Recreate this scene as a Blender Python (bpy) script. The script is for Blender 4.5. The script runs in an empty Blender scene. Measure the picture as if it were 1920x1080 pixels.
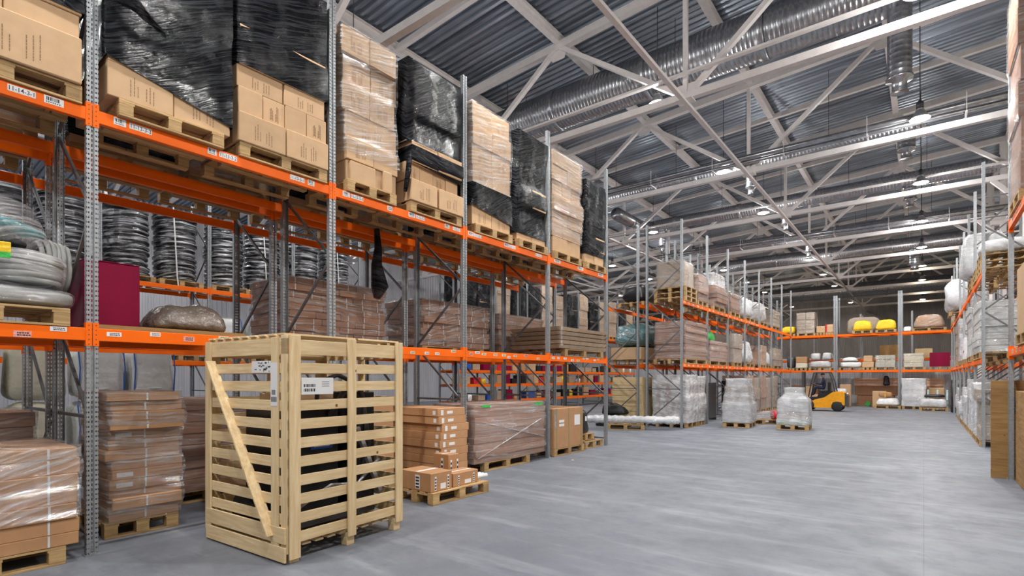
import bpy, math, random
from mathutils import Vector, Matrix, noise
random.seed(11)
SC = bpy.context.scene
COL = SC.collection
R = math.radians
PI = math.pi

# ------------------------------------------------------------------ materials
def new_mat(name):
    m = bpy.data.materials.new(name); m.use_nodes = True
    nt = m.node_tree
    for n in list(nt.nodes): nt.nodes.remove(n)
    out = nt.nodes.new('ShaderNodeOutputMaterial')
    return m, nt, out

def N(nt, t, **kw):
    n = nt.nodes.new(t)
    for k, v in kw.items():
        if k.startswith('i_'):
            n.inputs[int(k[2:])].default_value = v
        else:
            setattr(n, k, v)
    return n

def math_n(nt, op, a, b=None, clamp=False):
    n = nt.nodes.new('ShaderNodeMath'); n.operation = op; n.use_clamp = clamp
    for i, v in enumerate((a, b)):
        if v is None: continue
        if isinstance(v, (int, float)): n.inputs[i].default_value = v
        else: nt.links.new(v, n.inputs[i])
    return n.outputs[0]

def mixc(nt, fac, a, b, blend='MIX'):
    n = nt.nodes.new('ShaderNodeMix'); n.data_type = 'RGBA'; n.blend_type = blend
    for s, v in ((n.inputs[0], fac), (n.inputs[6], a), (n.inputs[7], b)):
        if isinstance(v, (int, float)): s.default_value = v
        elif isinstance(v, tuple): s.default_value = (*v, 1) if len(v) == 3 else v
        else: nt.links.new(v, s)
    return n.outputs[2]

def coords(nt, scale=(1, 1, 1), rot=(0, 0, 0), kind='Object'):
    tc = N(nt, 'ShaderNodeTexCoord'); mp = N(nt, 'ShaderNodeMapping')
    nt.links.new(tc.outputs[kind], mp.inputs[0])
    mp.inputs[3].default_value = scale; mp.inputs[2].default_value = rot
    return mp.outputs[0]

def noise_n(nt, vec, scale=5, detail=4, rough=.5):
    n = N(nt, 'ShaderNodeTexNoise')
    nt.links.new(vec, n.inputs['Vector'])
    n.inputs['Scale'].default_value = scale; n.inputs['Detail'].default_value = detail
    n.inputs['Roughness'].default_value = rough
    return n.outputs[0]

def ramp(nt, fac, p0, p1, c0=0., c1=1.):
    n = N(nt, 'ShaderNodeMapRange'); n.clamp = True
    nt.links.new(fac, n.inputs[0])
    n.inputs[1].default_value = p0; n.inputs[2].default_value = p1
    n.inputs[3].default_value = c0; n.inputs[4].default_value = c1
    return n.outputs[0]

def bsdf(nt, out, color=(.5, .5, .5), rough=.5, metal=0., spec=.5, bump=None, bstr=.3, bdist=.01, alpha=None):
    b = N(nt, 'ShaderNodeBsdfPrincipled')
    if isinstance(color, tuple): b.inputs['Base Color'].default_value = (*color, 1)
    else: nt.links.new(color, b.inputs['Base Color'])
    if isinstance(rough, (int, float)): b.inputs['Roughness'].default_value = rough
    else: nt.links.new(rough, b.inputs['Roughness'])
    b.inputs['Metallic'].default_value = metal
    b.inputs['Specular IOR Level'].default_value = spec
    if bump is not None:
        bn = N(nt, 'ShaderNodeBump'); bn.inputs['Strength'].default_value = bstr
        bn.inputs['Distance'].default_value = bdist
        nt.links.new(bump, bn.inputs['Height']); nt.links.new(bn.outputs[0], b.inputs['Normal'])
    if alpha is not None:
        nt.links.new(alpha, b.inputs['Alpha'])
    if out: nt.links.new(b.outputs[0], out.inputs[0])
    return b

M = {}
def plain(name, color, rough=.5, metal=0., spec=.4, vary=0., nscale=6., nstr=.12, bscale=0, bstr=.2, bdist=.005):
    m, nt, out = new_mat(name)
    v = coords(nt)
    n = noise_n(nt, v, nscale, 4)
    c = mixc(nt, ramp(nt, n, .3, .7), tuple(x * (1 - nstr) for x in color), tuple(min(1, x * (1 + nstr)) for x in color))
    if vary:
        oi = N(nt, 'ShaderNodeObjectInfo')
        f = ramp(nt, oi.outputs['Random'], 0, 1, 1 - vary, 1 + vary)
        hs = N(nt, 'ShaderNodeHueSaturation'); nt.links.new(f, hs.inputs['Value']); nt.links.new(c, hs.inputs['Color'])
        c = hs.outputs[0]
    bump = noise_n(nt, v, bscale, 3) if bscale else None
    bsdf(nt, out, c, rough, metal, spec, bump, bstr, bdist)
    M[name] = m
    return m

plain('cardboard_tan', (.56, .365, .205), .7, vary=.1, nstr=.06)
plain('cardboard_brown', (.34, .165, .085), .62, vary=.13, nstr=.08)
plain('cardboard_orange', (.50, .27, .13), .62, vary=.08, nstr=.06)
plain('cardboard_grey', (.40, .30, .21), .7, vary=.1)
plain('orange_paint', (.98, .150, .004), .45, spec=.2, vary=0, nstr=.06, nscale=3)
plain('cream_paint', (.82, .78, .77), .45, nstr=.05)
plain('white_paper', (.80, .80, .80), .55, nstr=.02)
plain('pink_paper', (.75, .33, .27), .55, nstr=.25, nscale=60)
plain('cream_paper', (.72, .66, .48), .55, nstr=.03)
plain('dark_ink', (.03, .03, .04), .6)
plain('faded_ink', (.27, .17, .10), .8)
plain('magenta', (.22, .001, .035), .42, spec=.2, nstr=.05)
plain('black_plastic', (.015, .015, .017), .35, nstr=.3, bscale=30, bstr=.2)
plain('dark_steel', (.08, .08, .085), .45, .4)
plain('white_plastic', (.86, .87, .88), .35, bscale=9, bstr=.5, bdist=.03)
plain('grey_hose', (.36, .37, .36), .4)
plain('white_sack', (.70, .71, .70), .6, nstr=.05, bscale=5, bstr=.7, bdist=.05)
plain('cream_sack', (.66, .63, .50), .6, nstr=.06, bscale=5, bstr=.7, bdist=.05)
plain('blue_strap', (.03, .12, .45), .6)
plain('white_strap', (.72, .72, .70), .5)
plain('green_strap', (.10, .28, .12), .5)
plain('yellow_bag', (.85, .55, .02), .4, bscale=14, bstr=.7, bdist=.03)
plain('teal_wrap', (.01, .22, .24), .28, nstr=.35, bscale=9, bstr=.8, bdist=.04)
plain('green_bag', (.05, .45, .08), .35, bscale=12, bstr=.6, bdist=.03)
plain('blue_item', (.02, .10, .45), .4)
plain('red_item', (.65, .02, .03), .4)
plain('brown_film', (.15, .12, .10), .22, spec=.6, nstr=.2, bscale=10, bstr=1., bdist=.05)
plain('lamp_grey', (.5, .5, .52), .35, .6)
plain('timber', (.88, .55, .36), .6, nstr=.1)
plain('forklift_yellow', (.85, .36, .01), .4)
plain('rubber', (.02, .02, .02), .7)
plain('skin', (.55, .33, .24), .5)
plain('navy_cloth', (.015, .02, .05), .8)
plain('cream_wall', (.62, .58, .48), .6, nstr=.04)
plain('glass_dark', (.03, .035, .04), .1)
plain('foam', (.55, .75, .75), .6)

def wood(name, c0, c1, vary=.1, scale=3.0, rough=.65, knots=False, grain=(1.2, 1.2, 14)):
    m, nt, out = new_mat(name)
    tc = N(nt, 'ShaderNodeTexCoord')
    oi = N(nt, 'ShaderNodeObjectInfo')
    # the grain follows the longer direction of each board through a stretched three way noise
    add = N(nt, 'ShaderNodeVectorMath'); add.operation = 'ADD'
    nt.links.new(tc.outputs['Object'], add.inputs[0]); nt.links.new(oi.outputs['Location'], add.inputs[1])
    mp = N(nt, 'ShaderNodeMapping'); nt.links.new(add.outputs[0], mp.inputs[0]); mp.inputs[3].default_value = grain
    n1 = noise_n(nt, mp.outputs[0], scale, 5, .6)
    n2 = noise_n(nt, add.outputs[0], 1.7, 2)
    c = mixc(nt, ramp(nt, n1, .35, .65), c0, c1)
    c = mixc(nt, ramp(nt, n2, .4, .75, 0, .35), c, tuple(x * .72 for x in c0))
    if knots:
        vo = N(nt, 'ShaderNodeTexVoronoi'); nt.links.new(add.outputs[0], vo.inputs['Vector']); vo.inputs['Scale'].default_value = 3.1
        k = ramp(nt, vo.outputs['Distance'], .045, .065, 1, 0)
        c = mixc(nt, k, c, (.20, .09, .035))
    f = ramp(nt, oi.outputs['Random'], 0, 1, 1 - vary, 1 + vary)
    hs = N(nt, 'ShaderNodeHueSaturation'); nt.links.new(f, hs.inputs['Value']); nt.links.new(c, hs.inputs['Color'])
    bsdf(nt, out, hs.outputs[0], rough, 0, .3, n1, .15, .004)
    M[name] = m
wood('pallet_wood', (.36, .225, .095), (.55, .37, .18), .18, grain=(1.2, 12, 12))
wood('crate_wood', (.70, .50, .26), (.86, .68, .42), .05, 2.2, knots=True)
wood('crate_wood_upright', (.70, .50, .26), (.86, .68, .42), .05, 2.2, knots=True, grain=(12, 12, 1.0))
wood('crate_wood_side', (.70, .50, .26), (.86, .68, .42), .05, 2.2, knots=True, grain=(12, 1.0, 12))
wood('plywood', (.28, .155, .055), (.42, .25, .10), .05, 2.0, knots=True)
wood('light_wood', (.66, .48, .25), (.78, .60, .36), .05)

def mat_galv():
    for name, holes in (('galvanised', False), ('galvanised_slotted', True), ('galvanised_dark', False)):
        m, nt, out = new_mat(name)
        v = coords(nt)
        n = noise_n(nt, v, 22, 3)
        base = (.36, .38, .40) if name != 'galvanised_dark' else (.16, .16, .165)
        c = mixc(nt, ramp(nt, n, .3, .7), tuple(x * .85 for x in base), tuple(x * 1.15 for x in base))
        b = bsdf(nt, None, c, .42, .55)
        if holes:
            sx = N(nt, 'ShaderNodeSeparateXYZ')
            tc = N(nt, 'ShaderNodeTexCoord'); nt.links.new(tc.outputs['Object'], sx.inputs[0])
            x = math_n(nt, 'ABSOLUTE', sx.outputs[0])
            hx = math_n(nt, 'LESS_THAN', math_n(nt, 'ABSOLUTE', math_n(nt, 'SUBTRACT', x, .031)), .0065)
            fz = math_n(nt, 'FRACT', math_n(nt, 'MULTIPLY', sx.outputs[2], 20.))
            hz = math_n(nt, 'LESS_THAN', math_n(nt, 'ABSOLUTE', math_n(nt, 'SUBTRACT', fz, .5)), .17)
            # central slots in the recessed web
            cx = math_n(nt, 'LESS_THAN', x, .005)
            cz = math_n(nt, 'LESS_THAN', math_n(nt, 'ABSOLUTE', math_n(nt, 'SUBTRACT', fz, .5)), .3)
            # side flange holes
            sy = math_n(nt, 'LESS_THAN', math_n(nt, 'ABSOLUTE', math_n(nt, 'SUBTRACT', math_n(nt, 'ABSOLUTE', sx.outputs[1]), .035)), .006)
            sd = math_n(nt, 'MULTIPLY', sy, math_n(nt, 'GREATER_THAN', x, .045))
            h = math_n(nt, 'MAXIMUM', math_n(nt, 'MULTIPLY', hx, hz), math_n(nt, 'MULTIPLY', cx, cz))
            h = math_n(nt, 'MAXIMUM', h, math_n(nt, 'MULTIPLY', sd, hz))
            tr = N(nt, 'ShaderNodeBsdfTransparent')
            mx = N(nt, 'ShaderNodeMixShader')
            nt.links.new(h, mx.inputs[0]); nt.links.new(b.outputs[0], mx.inputs[1]); nt.links.new(tr.outputs[0], mx.inputs[2])
            nt.links.new(mx.outputs[0], out.inputs[0])
        else:
            nt.links.new(b.outputs[0], out.inputs[0])
        M[name] = m
mat_galv()

def film_vec(nt, slant=.35, sx=.9, sz=20., use='Object'):
    tc = N(nt, 'ShaderNodeTexCoord'); oi = N(nt, 'ShaderNodeObjectInfo')
    s = N(nt, 'ShaderNodeSeparateXYZ'); nt.links.new(tc.outputs[use], s.inputs[0])
    a = math_n(nt, 'ADD', s.outputs[0], s.outputs[1])
    wob = noise_n(nt, tc.outputs[use], 1.3, 2)
    sl = ramp(nt, oi.outputs['Random'], 0, 1, -slant, slant*.4)
    slope = math_n(nt, 'ADD', math_n(nt, 'MULTIPLY', sl, a), math_n(nt, 'MULTIPLY', wob, .16))
    b = math_n(nt, 'ADD', s.outputs[2], slope)
    c = N(nt, 'ShaderNodeCombineXYZ')
    nt.links.new(math_n(nt, 'MULTIPLY', a, sx), c.inputs[0]); nt.links.new(math_n(nt, 'MULTIPLY', b, sz), c.inputs[1])
    nt.links.new(math_n(nt, 'MULTIPLY', oi.outputs['Random'], 37.), c.inputs[2])
    return c.outputs[0]

def clear_film(name, tint, lo, hi, t0=.42, t1=.78):
    m, nt, out = new_mat(name)
    v = film_vec(nt)
    n = noise_n(nt, v, 1.5, 5, .6)
    n2 = noise_n(nt, coords(nt), 3.5, 3)
    f = math_n(nt, 'MULTIPLY', ramp(nt, n, t0, t1, lo, hi), ramp(nt, n2, .3, .65, .45, 1.35), True)
    crease = noise_n(nt, coords(nt), 13, 4, .6)
    rid = math_n(nt, 'SUBTRACT', 1., math_n(nt, 'MULTIPLY', math_n(nt, 'ABSOLUTE', math_n(nt, 'SUBTRACT', n, .5)), 4.))
    h = math_n(nt, 'ADD', math_n(nt, 'MULTIPLY', rid, .8), math_n(nt, 'MULTIPLY', crease, .8))
    b = bsdf(nt, None, tint, .30, 0, .5, n, .5, .01)
    g = N(nt, 'ShaderNodeBsdfGlossy'); g.inputs['Roughness'].default_value = .09
    bn = N(nt, 'ShaderNodeBump'); bn.inputs['Strength'].default_value = .9; bn.inputs['Distance'].default_value = .035
    nt.links.new(h, bn.inputs['Height']); nt.links.new(bn.outputs[0], g.inputs['Normal'])
    tr = N(nt, 'ShaderNodeBsdfTransparent')
    m1 = N(nt, 'ShaderNodeMixShader'); nt.links.new(f, m1.inputs[0]); nt.links.new(tr.outputs[0], m1.inputs[1]); nt.links.new(b.outputs[0], m1.inputs[2])
    m2 = N(nt, 'ShaderNodeMixShader'); m2.inputs[0].default_value = .19
    nt.links.new(m1.outputs[0], m2.inputs[1]); nt.links.new(g.outputs[0], m2.inputs[2])
    nt.links.new(m2.outputs[0], out.inputs[0])
    M[name] = m
clear_film('clear_film', (.75, .75, .76), .03, .60, .45, .72)
clear_film('milky_film', (.90, .92, .96), .40, .92)
clear_film('hazy_film', (.70, .70, .72), .06, .62, .46, .78)

def black_film():
    m, nt, out = new_mat('black_film')
    v = film_vec(nt, .8, .5, 11)
    n = noise_n(nt, v, 1.5, 5, .6)
    crease = noise_n(nt, coords(nt), 9, 4, .6)
    rid = math_n(nt, 'ABSOLUTE', math_n(nt, 'SUBTRACT', n, .5))
    rid = math_n(nt, 'SUBTRACT', 1., math_n(nt, 'MULTIPLY', rid, 4.))
    h = math_n(nt, 'ADD', rid, math_n(nt, 'MULTIPLY', crease, .35))
    glint = ramp(nt, noise_n(nt, coords(nt), 2.2, 4, .6), .50, .66, .10, 1.0)
    c = mixc(nt, ramp(nt, rid, .75, 1., 0, .6), (.004, .0045, .006), (.04, .042, .048))
    b = bsdf(nt, out, c, ramp(nt, crease, .35, .65, .08, .2), 0, .42, h, .75, .03)
    nt.links.new(glint, b.inputs['Specular IOR Level'])
    M['black_film'] = m
    m, nt, out = new_mat('coil_film')
    v = film_vec(nt, .12, .8, 11)
    n = noise_n(nt, v, 1.5, 4, .6)
    crease = noise_n(nt, coords(nt), 12, 4, .6)
    c = mixc(nt, ramp(nt, n, .48, .64), (.016, .017, .02), (.50, .51, .54))
    h = math_n(nt, 'ADD', n, math_n(nt, 'MULTIPLY', crease, .6))
    bsdf(nt, out, c, .16, .1, .9, h, .9, .03)
    M['coil_film'] = m
black_film()

def floor_mat():
    m, nt, out = new_mat('concrete_floor')
    v = coords(nt)
    n1 = noise_n(nt, v, .35, 5, .6); n2 = noise_n(nt, v, 2.6, 6, .65); n3 = noise_n(nt, v, 40, 3)
    st = noise_n(nt, coords(nt, (.25, 1.6, 1), (0, 0, R(-35))), 1.3, 6, .65)
    c = mixc(nt, ramp(nt, n1, .3, .7), (.135, .149, .178), (.222, .241, .278))
    c = mixc(nt, ramp(nt, n2, .46, .72, 0, .75), c, (.14, .152, .18))
    c = mixc(nt, ramp(nt, st, .52, .74, 0, .6), c, (.36, .38, .42))
    c = mixc(nt, ramp(nt, noise_n(nt, v, .9, 5, .75), .56, .74, 0, .65), c, (.105, .113, .135))
    c = mixc(nt, ramp(nt, n3, .62, .75, 0, .35), c, (.13, .14, .16))
    br = N(nt, 'ShaderNodeTexBrick'); nt.links.new(v, br.inputs['Vector'])
    br.offset = 0; br.inputs['Scale'].default_value = 1; br.inputs['Mortar Size'].default_value = .006
    br.inputs['Brick Width'].default_value = 6.; br.inputs['Row Height'].default_value = 6.
    c = mixc(nt, math_n(nt, 'MULTIPLY', br.outputs['Fac'], .45), c, (.10, .11, .12))
    bsdf(nt, out, c, ramp(nt, n2, .3, .7, .42, .62), 0, .4, n3, .06, .003)
    M['floor'] = m
floor_mat()

def deck_mat():
    m, nt, out = new_mat('roof_deck')
    v = coords(nt, (.06, 3.5, 1)); n = noise_n(nt, v, 1., 4, .6)
    w = coords(nt, (1, 1, 1)); n2 = noise_n(nt, w, .35, 3)
    c = mixc(nt, ramp(nt, n, .3, .7), (.20, .235, .29), (.52, .585, .67))
    c = mixc(nt, ramp(nt, n2, .45, .7, 0, .4), c, (.12, .125, .14))
    bsdf(nt, out, c, .33, .72, .5, n, .1, .01)
    M['deck'] = m
    m, nt, out = new_mat('wall_sheet')
    v = coords(nt, (1, 1, .15)); n = noise_n(nt, v, 2.0, 3)
    c = mixc(nt, ramp(nt, n, .3, .7), (.50, .51, .56), (.62, .62, .66))
    bsdf(nt, out, c, .5, .1)
    M['wall_sheet'] = m
    m, nt, out = new_mat('end_wall_sheet')
    v = coords(nt, (1, 1, .15)); n = noise_n(nt, v, 2.0, 3)
    c = mixc(nt, ramp(nt, n, .3, .7), (.22, .205, .22), (.29, .275, .29))
    bsdf(nt, out, c, .5, .1)
    M['end_wall_sheet'] = m
    m, nt, out = new_mat('duct_metal')
    v = coords(nt); n = noise_n(nt, v, 7, 3)
    c = mixc(nt, ramp(nt, n, .3, .7), (.30, .31, .33), (.46, .47, .50))
    bsdf(nt, out, c, .27, .9, .5)
    M['duct'] = m
    for name, col, st in (('lamp_glow', (1, .99, .97), 60.), ('lamp_warm', (1, .9, .72), 14.), ('tail_light', (1, .25, .12), 6.)):
        m, nt, out = new_mat(name)
        e = N(nt, 'ShaderNodeEmission'); e.inputs[0].default_value = (*col, 1); e.inputs[1].default_value = st
        nt.links.new(e.outputs[0], out.inputs[0]); M[name] = m
deck_mat()

# ------------------------------------------------------------------ mesh building
class MB:
    def __init__(s): s.v = []; s.f = []
    def add(s, vs, fs):
        o = len(s.v); s.v += [tuple(p) for p in vs]; s.f += [tuple(i + o for i in f) for f in fs]; return s
    def box(s, x0, x1, y0, y1, z0, z1):
        return s.add([(x0,y0,z0),(x1,y0,z0),(x1,y1,z0),(x0,y1,z0),(x0,y0,z1),(x1,y0,z1),(x1,y1,z1),(x0,y1,z1)],
                     [(0,3,2,1),(4,5,6,7),(0,1,5,4),(1,2,6,5),(2,3,7,6),(3,0,4,7)])
    def cbox(s, x0, x1, y0, y1, z0, z1, c=.006):
        c = min(c, (x1-x0)*.3, (y1-y0)*.3, (z1-z0)*.3)
        X, Y, Z = (x0, x1), (y0, y1), (z0, z1)
        vs = []; idx = {}
        for i in (0, 1):
            for j in (0, 1):
                for k in (0, 1):
                    sx, sy, sz = (1, -1)[i], (1, -1)[j], (1, -1)[k]
                    for ax in range(3):
                        p = [X[i] + sx*c, Y[j] + sy*c, Z[k] + sz*c]
                        p[ax] = (X[i], Y[j], Z[k])[ax]
                        idx[(i, j, k, ax)] = len(vs); vs.append(tuple(p))
        fs = []
        for ax in range(3):
            o = [a for a in range(3) if a != ax]
            for e in (0, 1):
                loop = []
                for (a, b) in ((0,0),(1,0),(1,1),(0,1)):
                    key = [0,0,0]; key[ax] = e; key[o[0]] = a; key[o[1]] = b
                    loop.append(idx[(*key, ax)])
                if (e == 0) == (ax != 1): loop = loop[::-1]
                fs.append(tuple(loop))
        for ax in range(3):          # chamfer strips along ax
            o = [a for a in range(3) if a != ax]
            for a in (0, 1):
                for b in (0, 1):
                    k0 = [0,0,0]; k0[o[0]] = a; k0[o[1]] = b; k1 = list(k0); k1[ax] = 1
                    q = [idx[(*k0, o[0])], idx[(*k1, o[0])], idx[(*k1, o[1])], idx[(*k0, o[1])]]
                    fs.append(tuple(q))
        for i in (0, 1):
            for j in (0, 1):
                for k in (0, 1): fs.append((idx[(i,j,k,0)], idx[(i,j,k,1)], idx[(i,j,k,2)]))
        return s.add(vs, fs)
    def bar(s, p, q, w, h=None, up=(0, 0, 1)):
        h = w if h is None else h
        p, q = Vector(p), Vector(q); d = (q - p).normalized(); u = Vector(up)
        if abs(d.dot(u)) > .98: u = Vector((1, 0, 0))
        a = d.cross(u).normalized(); b = a.cross(d)
        vs = [c + a*(i*w/2) + b*(j*h/2) for c in (p, q) for i, j in ((-1,-1),(1,-1),(1,1),(-1,1))]
        return s.add(vs, [(0,1,2,3),(7,6,5,4),(0,4,5,1),(1,5,6,2),(2,6,7,3),(3,7,4,0)])
    def tube(s, pts, r, seg=8, closed=False, caps=True):
        pts = [Vector(p) for p in pts]; n = len(pts); rr = r if hasattr(r, '__len__') else [r]*n
        rings = []; prev = None
        for i, p in enumerate(pts):
            if closed: d = pts[(i+1) % n] - pts[i-1]
            else: d = pts[min(i+1, n-1)] - pts[max(i-1, 0)]
            d.normalize()
            if prev is None:
                u = Vector((0, 0, 1)) if abs(d.z) < .9 else Vector((1, 0, 0))
                a = d.cross(u).normalized()
            else:
                a = (prev - d * prev.dot(d)).normalized()
            prev = a; b = d.cross(a)
            rings.append([p + (a*math.cos(t) + b*math.sin(t))*rr[i] for t in [2*PI*k/seg for k in range(seg)]])
        o = len(s.v); s.v += [tuple(v) for g in rings for v in g]
        m = n if closed else n - 1
        for i in range(m):
            j = (i+1) % n
            for k in range(seg):
                l = (k+1) % seg
                s.f.append((o+i*seg+k, o+j*seg+k, o+j*seg+l, o+i*seg+l))
        if caps and not closed:
            s.f.append(tuple(o+k for k in range(seg))); s.f.append(tuple(o+(n-1)*seg+k for k in reversed(range(seg))))
        return s
    def lathe(s, prof, seg=24, c=(0, 0, 0), axis='z'):
        o = len(s.v); n = len(prof)
        for r, z in prof:
            for k in range(seg):
                t = 2*PI*k/seg; x, y = r*math.cos(t), r*math.sin(t)
                p = (x, y, z) if axis == 'z' else ((z, x, y) if axis == 'x' else (x, z, y))
                s.v.append((p[0]+c[0], p[1]+c[1], p[2]+c[2]))
        for i in range(n-1):
            for k in range(seg):
                l = (k+1) % seg
                s.f.append((o+i*seg+k, o+i*seg+l, o+(i+1)*seg+l, o+(i+1)*seg+k))
        s.f.append(tuple(o+k for k in range(seg))); s.f.append(tuple(o+(n-1)*seg+k for k in range(seg)))
        return s
    def mesh(s, name, mat, smooth=False):
        me = bpy.data.meshes.new(name); me.from_pydata(s.v, [], s.f)
        me.materials.append(M[mat] if isinstance(mat, str) else mat)
        if smooth:
            for p in me.polygons: p.use_smooth = True
        me.update()
        return me
    def build(s, name, mat, parent=None, loc=(0, 0, 0), rot=(0, 0, 0), smooth=False):
        return put(name, s.mesh(name, mat, smooth), parent, loc, rot)

def put(name, me, parent=None, loc=(0, 0, 0), rot=(0, 0, 0)):
    o = bpy.data.objects.new(name, me); COL.objects.link(o)
    o.location = loc; o.rotation_euler = rot
    if parent is not None: o.parent = parent
    return o

def tag(o, label=None, cat=None, group=None, kind=None):
    if label: o['label'] = label
    if cat: o['category'] = cat
    if group: o['group'] = group
    if kind: o['kind'] = kind
    return o

def thing(name, label, cat, loc=(0, 0, 0), rz=0., group=None):
    o = bpy.data.objects.new(name, None); COL.objects.link(o)
    o.empty_display_size = .2
    o.location = loc; o.rotation_euler = (0, 0, rz)
    return tag(o, label, cat, group)

def fr(side, xf, y):
    """frame of a rack face: local x runs along the face, local y goes away from the aisle"""
    return {'L': ((xf, y), R(90)), 'R': ((xf, y), R(-90)), 'B': ((y, xf), 0.)}[side]

CACHE = {}
def cached(key, fn):
    if key not in CACHE: CACHE[key] = fn()
    return CACHE[key]

# ------------------------------------------------------------------ camera
HV = math.atan((1731.85 - 960) / 989.83)
cd = bpy.data.cameras.new('camera'); cam = bpy.data.objects.new('camera', cd); COL.objects.link(cam)
cam.location = (0, 0, 1.829); cam.rotation_euler = (R(90), 0, HV)
cd.sensor_width = 36; cd.lens = 989.83 / 1920 * 36; cd.shift_y = (708.3 - 540) / 1920
cd.clip_end = 300; SC.camera = cam
SC.view_settings.view_transform = 'Standard'; SC.view_settings.look = 'None'
SC.view_settings.exposure = -0.10; SC.view_settings.gamma = 1

# ------------------------------------------------------------------ shell
def struct(o): return tag(o, kind='structure')
struct(MB().box(-32, 14, -10, 68, -.1, 0).build('floor', 'floor'))
def roof_z(x): return 12.2 + .058 * x
def corr(mb_axis, u0, u1, v0, v1, pitch, amp, fn, th=.03):
    """corrugated sheet: ribs repeat along u, run along v; fn maps (u, v, w) to xyz"""
    m = MB(); us = []
    n = int((u1 - u0) / pitch)
    for i in range(n):
        a = u0 + i * pitch
        for f, w in ((0, 0), (.38, 0), (.5, 1), (.88, 1)): us.append((a + f * pitch, w * amp))
    vs = []
    for v in (v0, v1):
        for u, w in us: vs.append(fn(u, v, w))
        for u, w in us: vs.append(fn(u, v, w + th))
    k = len(us); fs = []
    for i in range(k - 1):
        fs.append((i, i+1, 2*k+i+1, 2*k+i)); fs.append((k+i, 3*k+i, 3*k+i+1, k+i+1))
    for o in (0, 2*k):
        for i in range(k - 1): fs.append((o+i, o+k+i, o+k+i+1, o+i+1))
    return m.add(vs, fs)
struct(corr('y', -8, 66, -31, 13, .235, .07, lambda u, v, w: (v, u, roof_z(v) + .10 + w)).build('ceiling', 'deck'))
struct(corr('y', -8, 66, 0, 10.6, .25, .04, lambda u, v, w: (-30.5 - w, u, v), .05).build('wall_left', 'wall_sheet'))
struct(corr('x', -31, 13, 0, 12.9, .16, .03, lambda u, v, w: (u, 65 + w, min(v, roof_z(u)+.1)), .05).build('wall_back', 'end_wall_sheet'))
struct(corr('y', -8, 66, 0, 12.45, .25, .04, lambda u, v, w: (8.0 + w, u, v), .05).build('wall_right', 'cream_wall'))
# low partition sheet behind the end racks
struct(corr('x', -30, 7.9, 0, 3.3, .15, .03, lambda u, v, w: (u, 46 + w, v), .04).build('partition_wall', 'wall_sheet'))

TRUSS_Y = [.98 + 6 * k for k in range(-1, 11)]
def truss(Y):
    m = MB()
    bz = 8.8
    xs_b = [-27.1, -19.66, -12.16, -4.66, 2.84]
    m.bar((-30, Y, bz), (2.8, Y, bz), .16, .17)
    m.bar((-30.3, Y, roof_z(-30.3) - .24), (8, Y, roof_z(8) - .24), .20, .22)
    for xb in xs_b:
        for s in (-1, 1):
            xt = xb + s * 3.75
            if xt < -30.5 or xt > 7: continue
            if s < 0 and xb > -27: 
                m.bar((xb + s*.1, Y, bz + .06), (xt - s*.1, Y, roof_z(xt) - .3), .16, .12); continue
            m.bar((xb + s*.1, Y, bz + .06), (xt - s*.1, Y, roof_z(xt) - .3), .13 if s > 0 else .16, .12)
            m.add([(xt-.32, Y-.012, roof_z(xt)-.34), (xt+.32, Y-.012, roof_z(xt)-.30), (xt+.2, Y-.012, roof_z(xt)-.62), (xt-.2, Y-.012, roof_z(xt)-.62),
                   (xt-.32, Y+.012, roof_z(xt)-.34), (xt+.32, Y+.012, roof_z(xt)-.30), (xt+.2, Y+.012, roof_z(xt)-.62), (xt-.2, Y+.012, roof_z(xt)-.62)],
                  [(0,1,2,3),(7,6,5,4),(0,4,5,1),(1,5,6,2),(2,6,7,3),(3,7,4,0)])
        m.bar((xb, Y, bz), (xb, Y, roof_z(xb) - .3), .12, .10)
        m.box(xb-.28, xb+.28, Y-.02, Y+.02, bz-.02, bz+.30)
        m.box(xb-.2, xb+.2, Y-.16, Y+.16, bz-.12, bz-.09)
    return m
for Y in TRUSS_Y:
    struct(truss(Y).build('roof_truss', 'cream_paint'))
for Y in [3.98 + 6 * k for k in range(-1, 10)]:
    struct(MB().bar((-30.3, Y, roof_z(-30.3) - .18), (8, Y, roof_z(8) - .18), .13, .16).build('roof_rafter', 'cream_paint'))
def ibeam(x):
    z = roof_z(x) - .02; m = MB()
    m.box(x-.09, x+.09, -8, 65, z-.012+.06, z+.012+.06); m.box(x-.09, x+.09, -8, 65, z-.20, z-.176); m.box(x-.012, x+.012, -8, 65, z-.18, z+.05)
    return m
for k in range(10):
    x = -27.1 + 3.75 * k
    struct(ibeam(x).build('roof_purlin', 'cream_paint'))
for x in (-19.66, -12.16, -4.66, 2.84):
    struct(MB().bar((x, -8, 8.66), (x, 65, 8.66), .11, .08).build('truss_tie', 'cream_paint'))
for Y in TRUSS_Y[1:]:
    if Y > 44: continue
    m = MB(); m.box(2.60, 2.80, Y-.16, Y+.16, 0, 12.0); m.box(2.59, 2.81, Y-.2, Y+.2, 0, .03)
    m.bar((2.6, Y, 7.9), (1.9, Y, 8.75), .14, .14); m.box(2.3, 3.1, Y-.18, Y+.18, 8.45, 8.72)
    struct(m.build('roof_column', 'cream_paint'))
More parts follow.
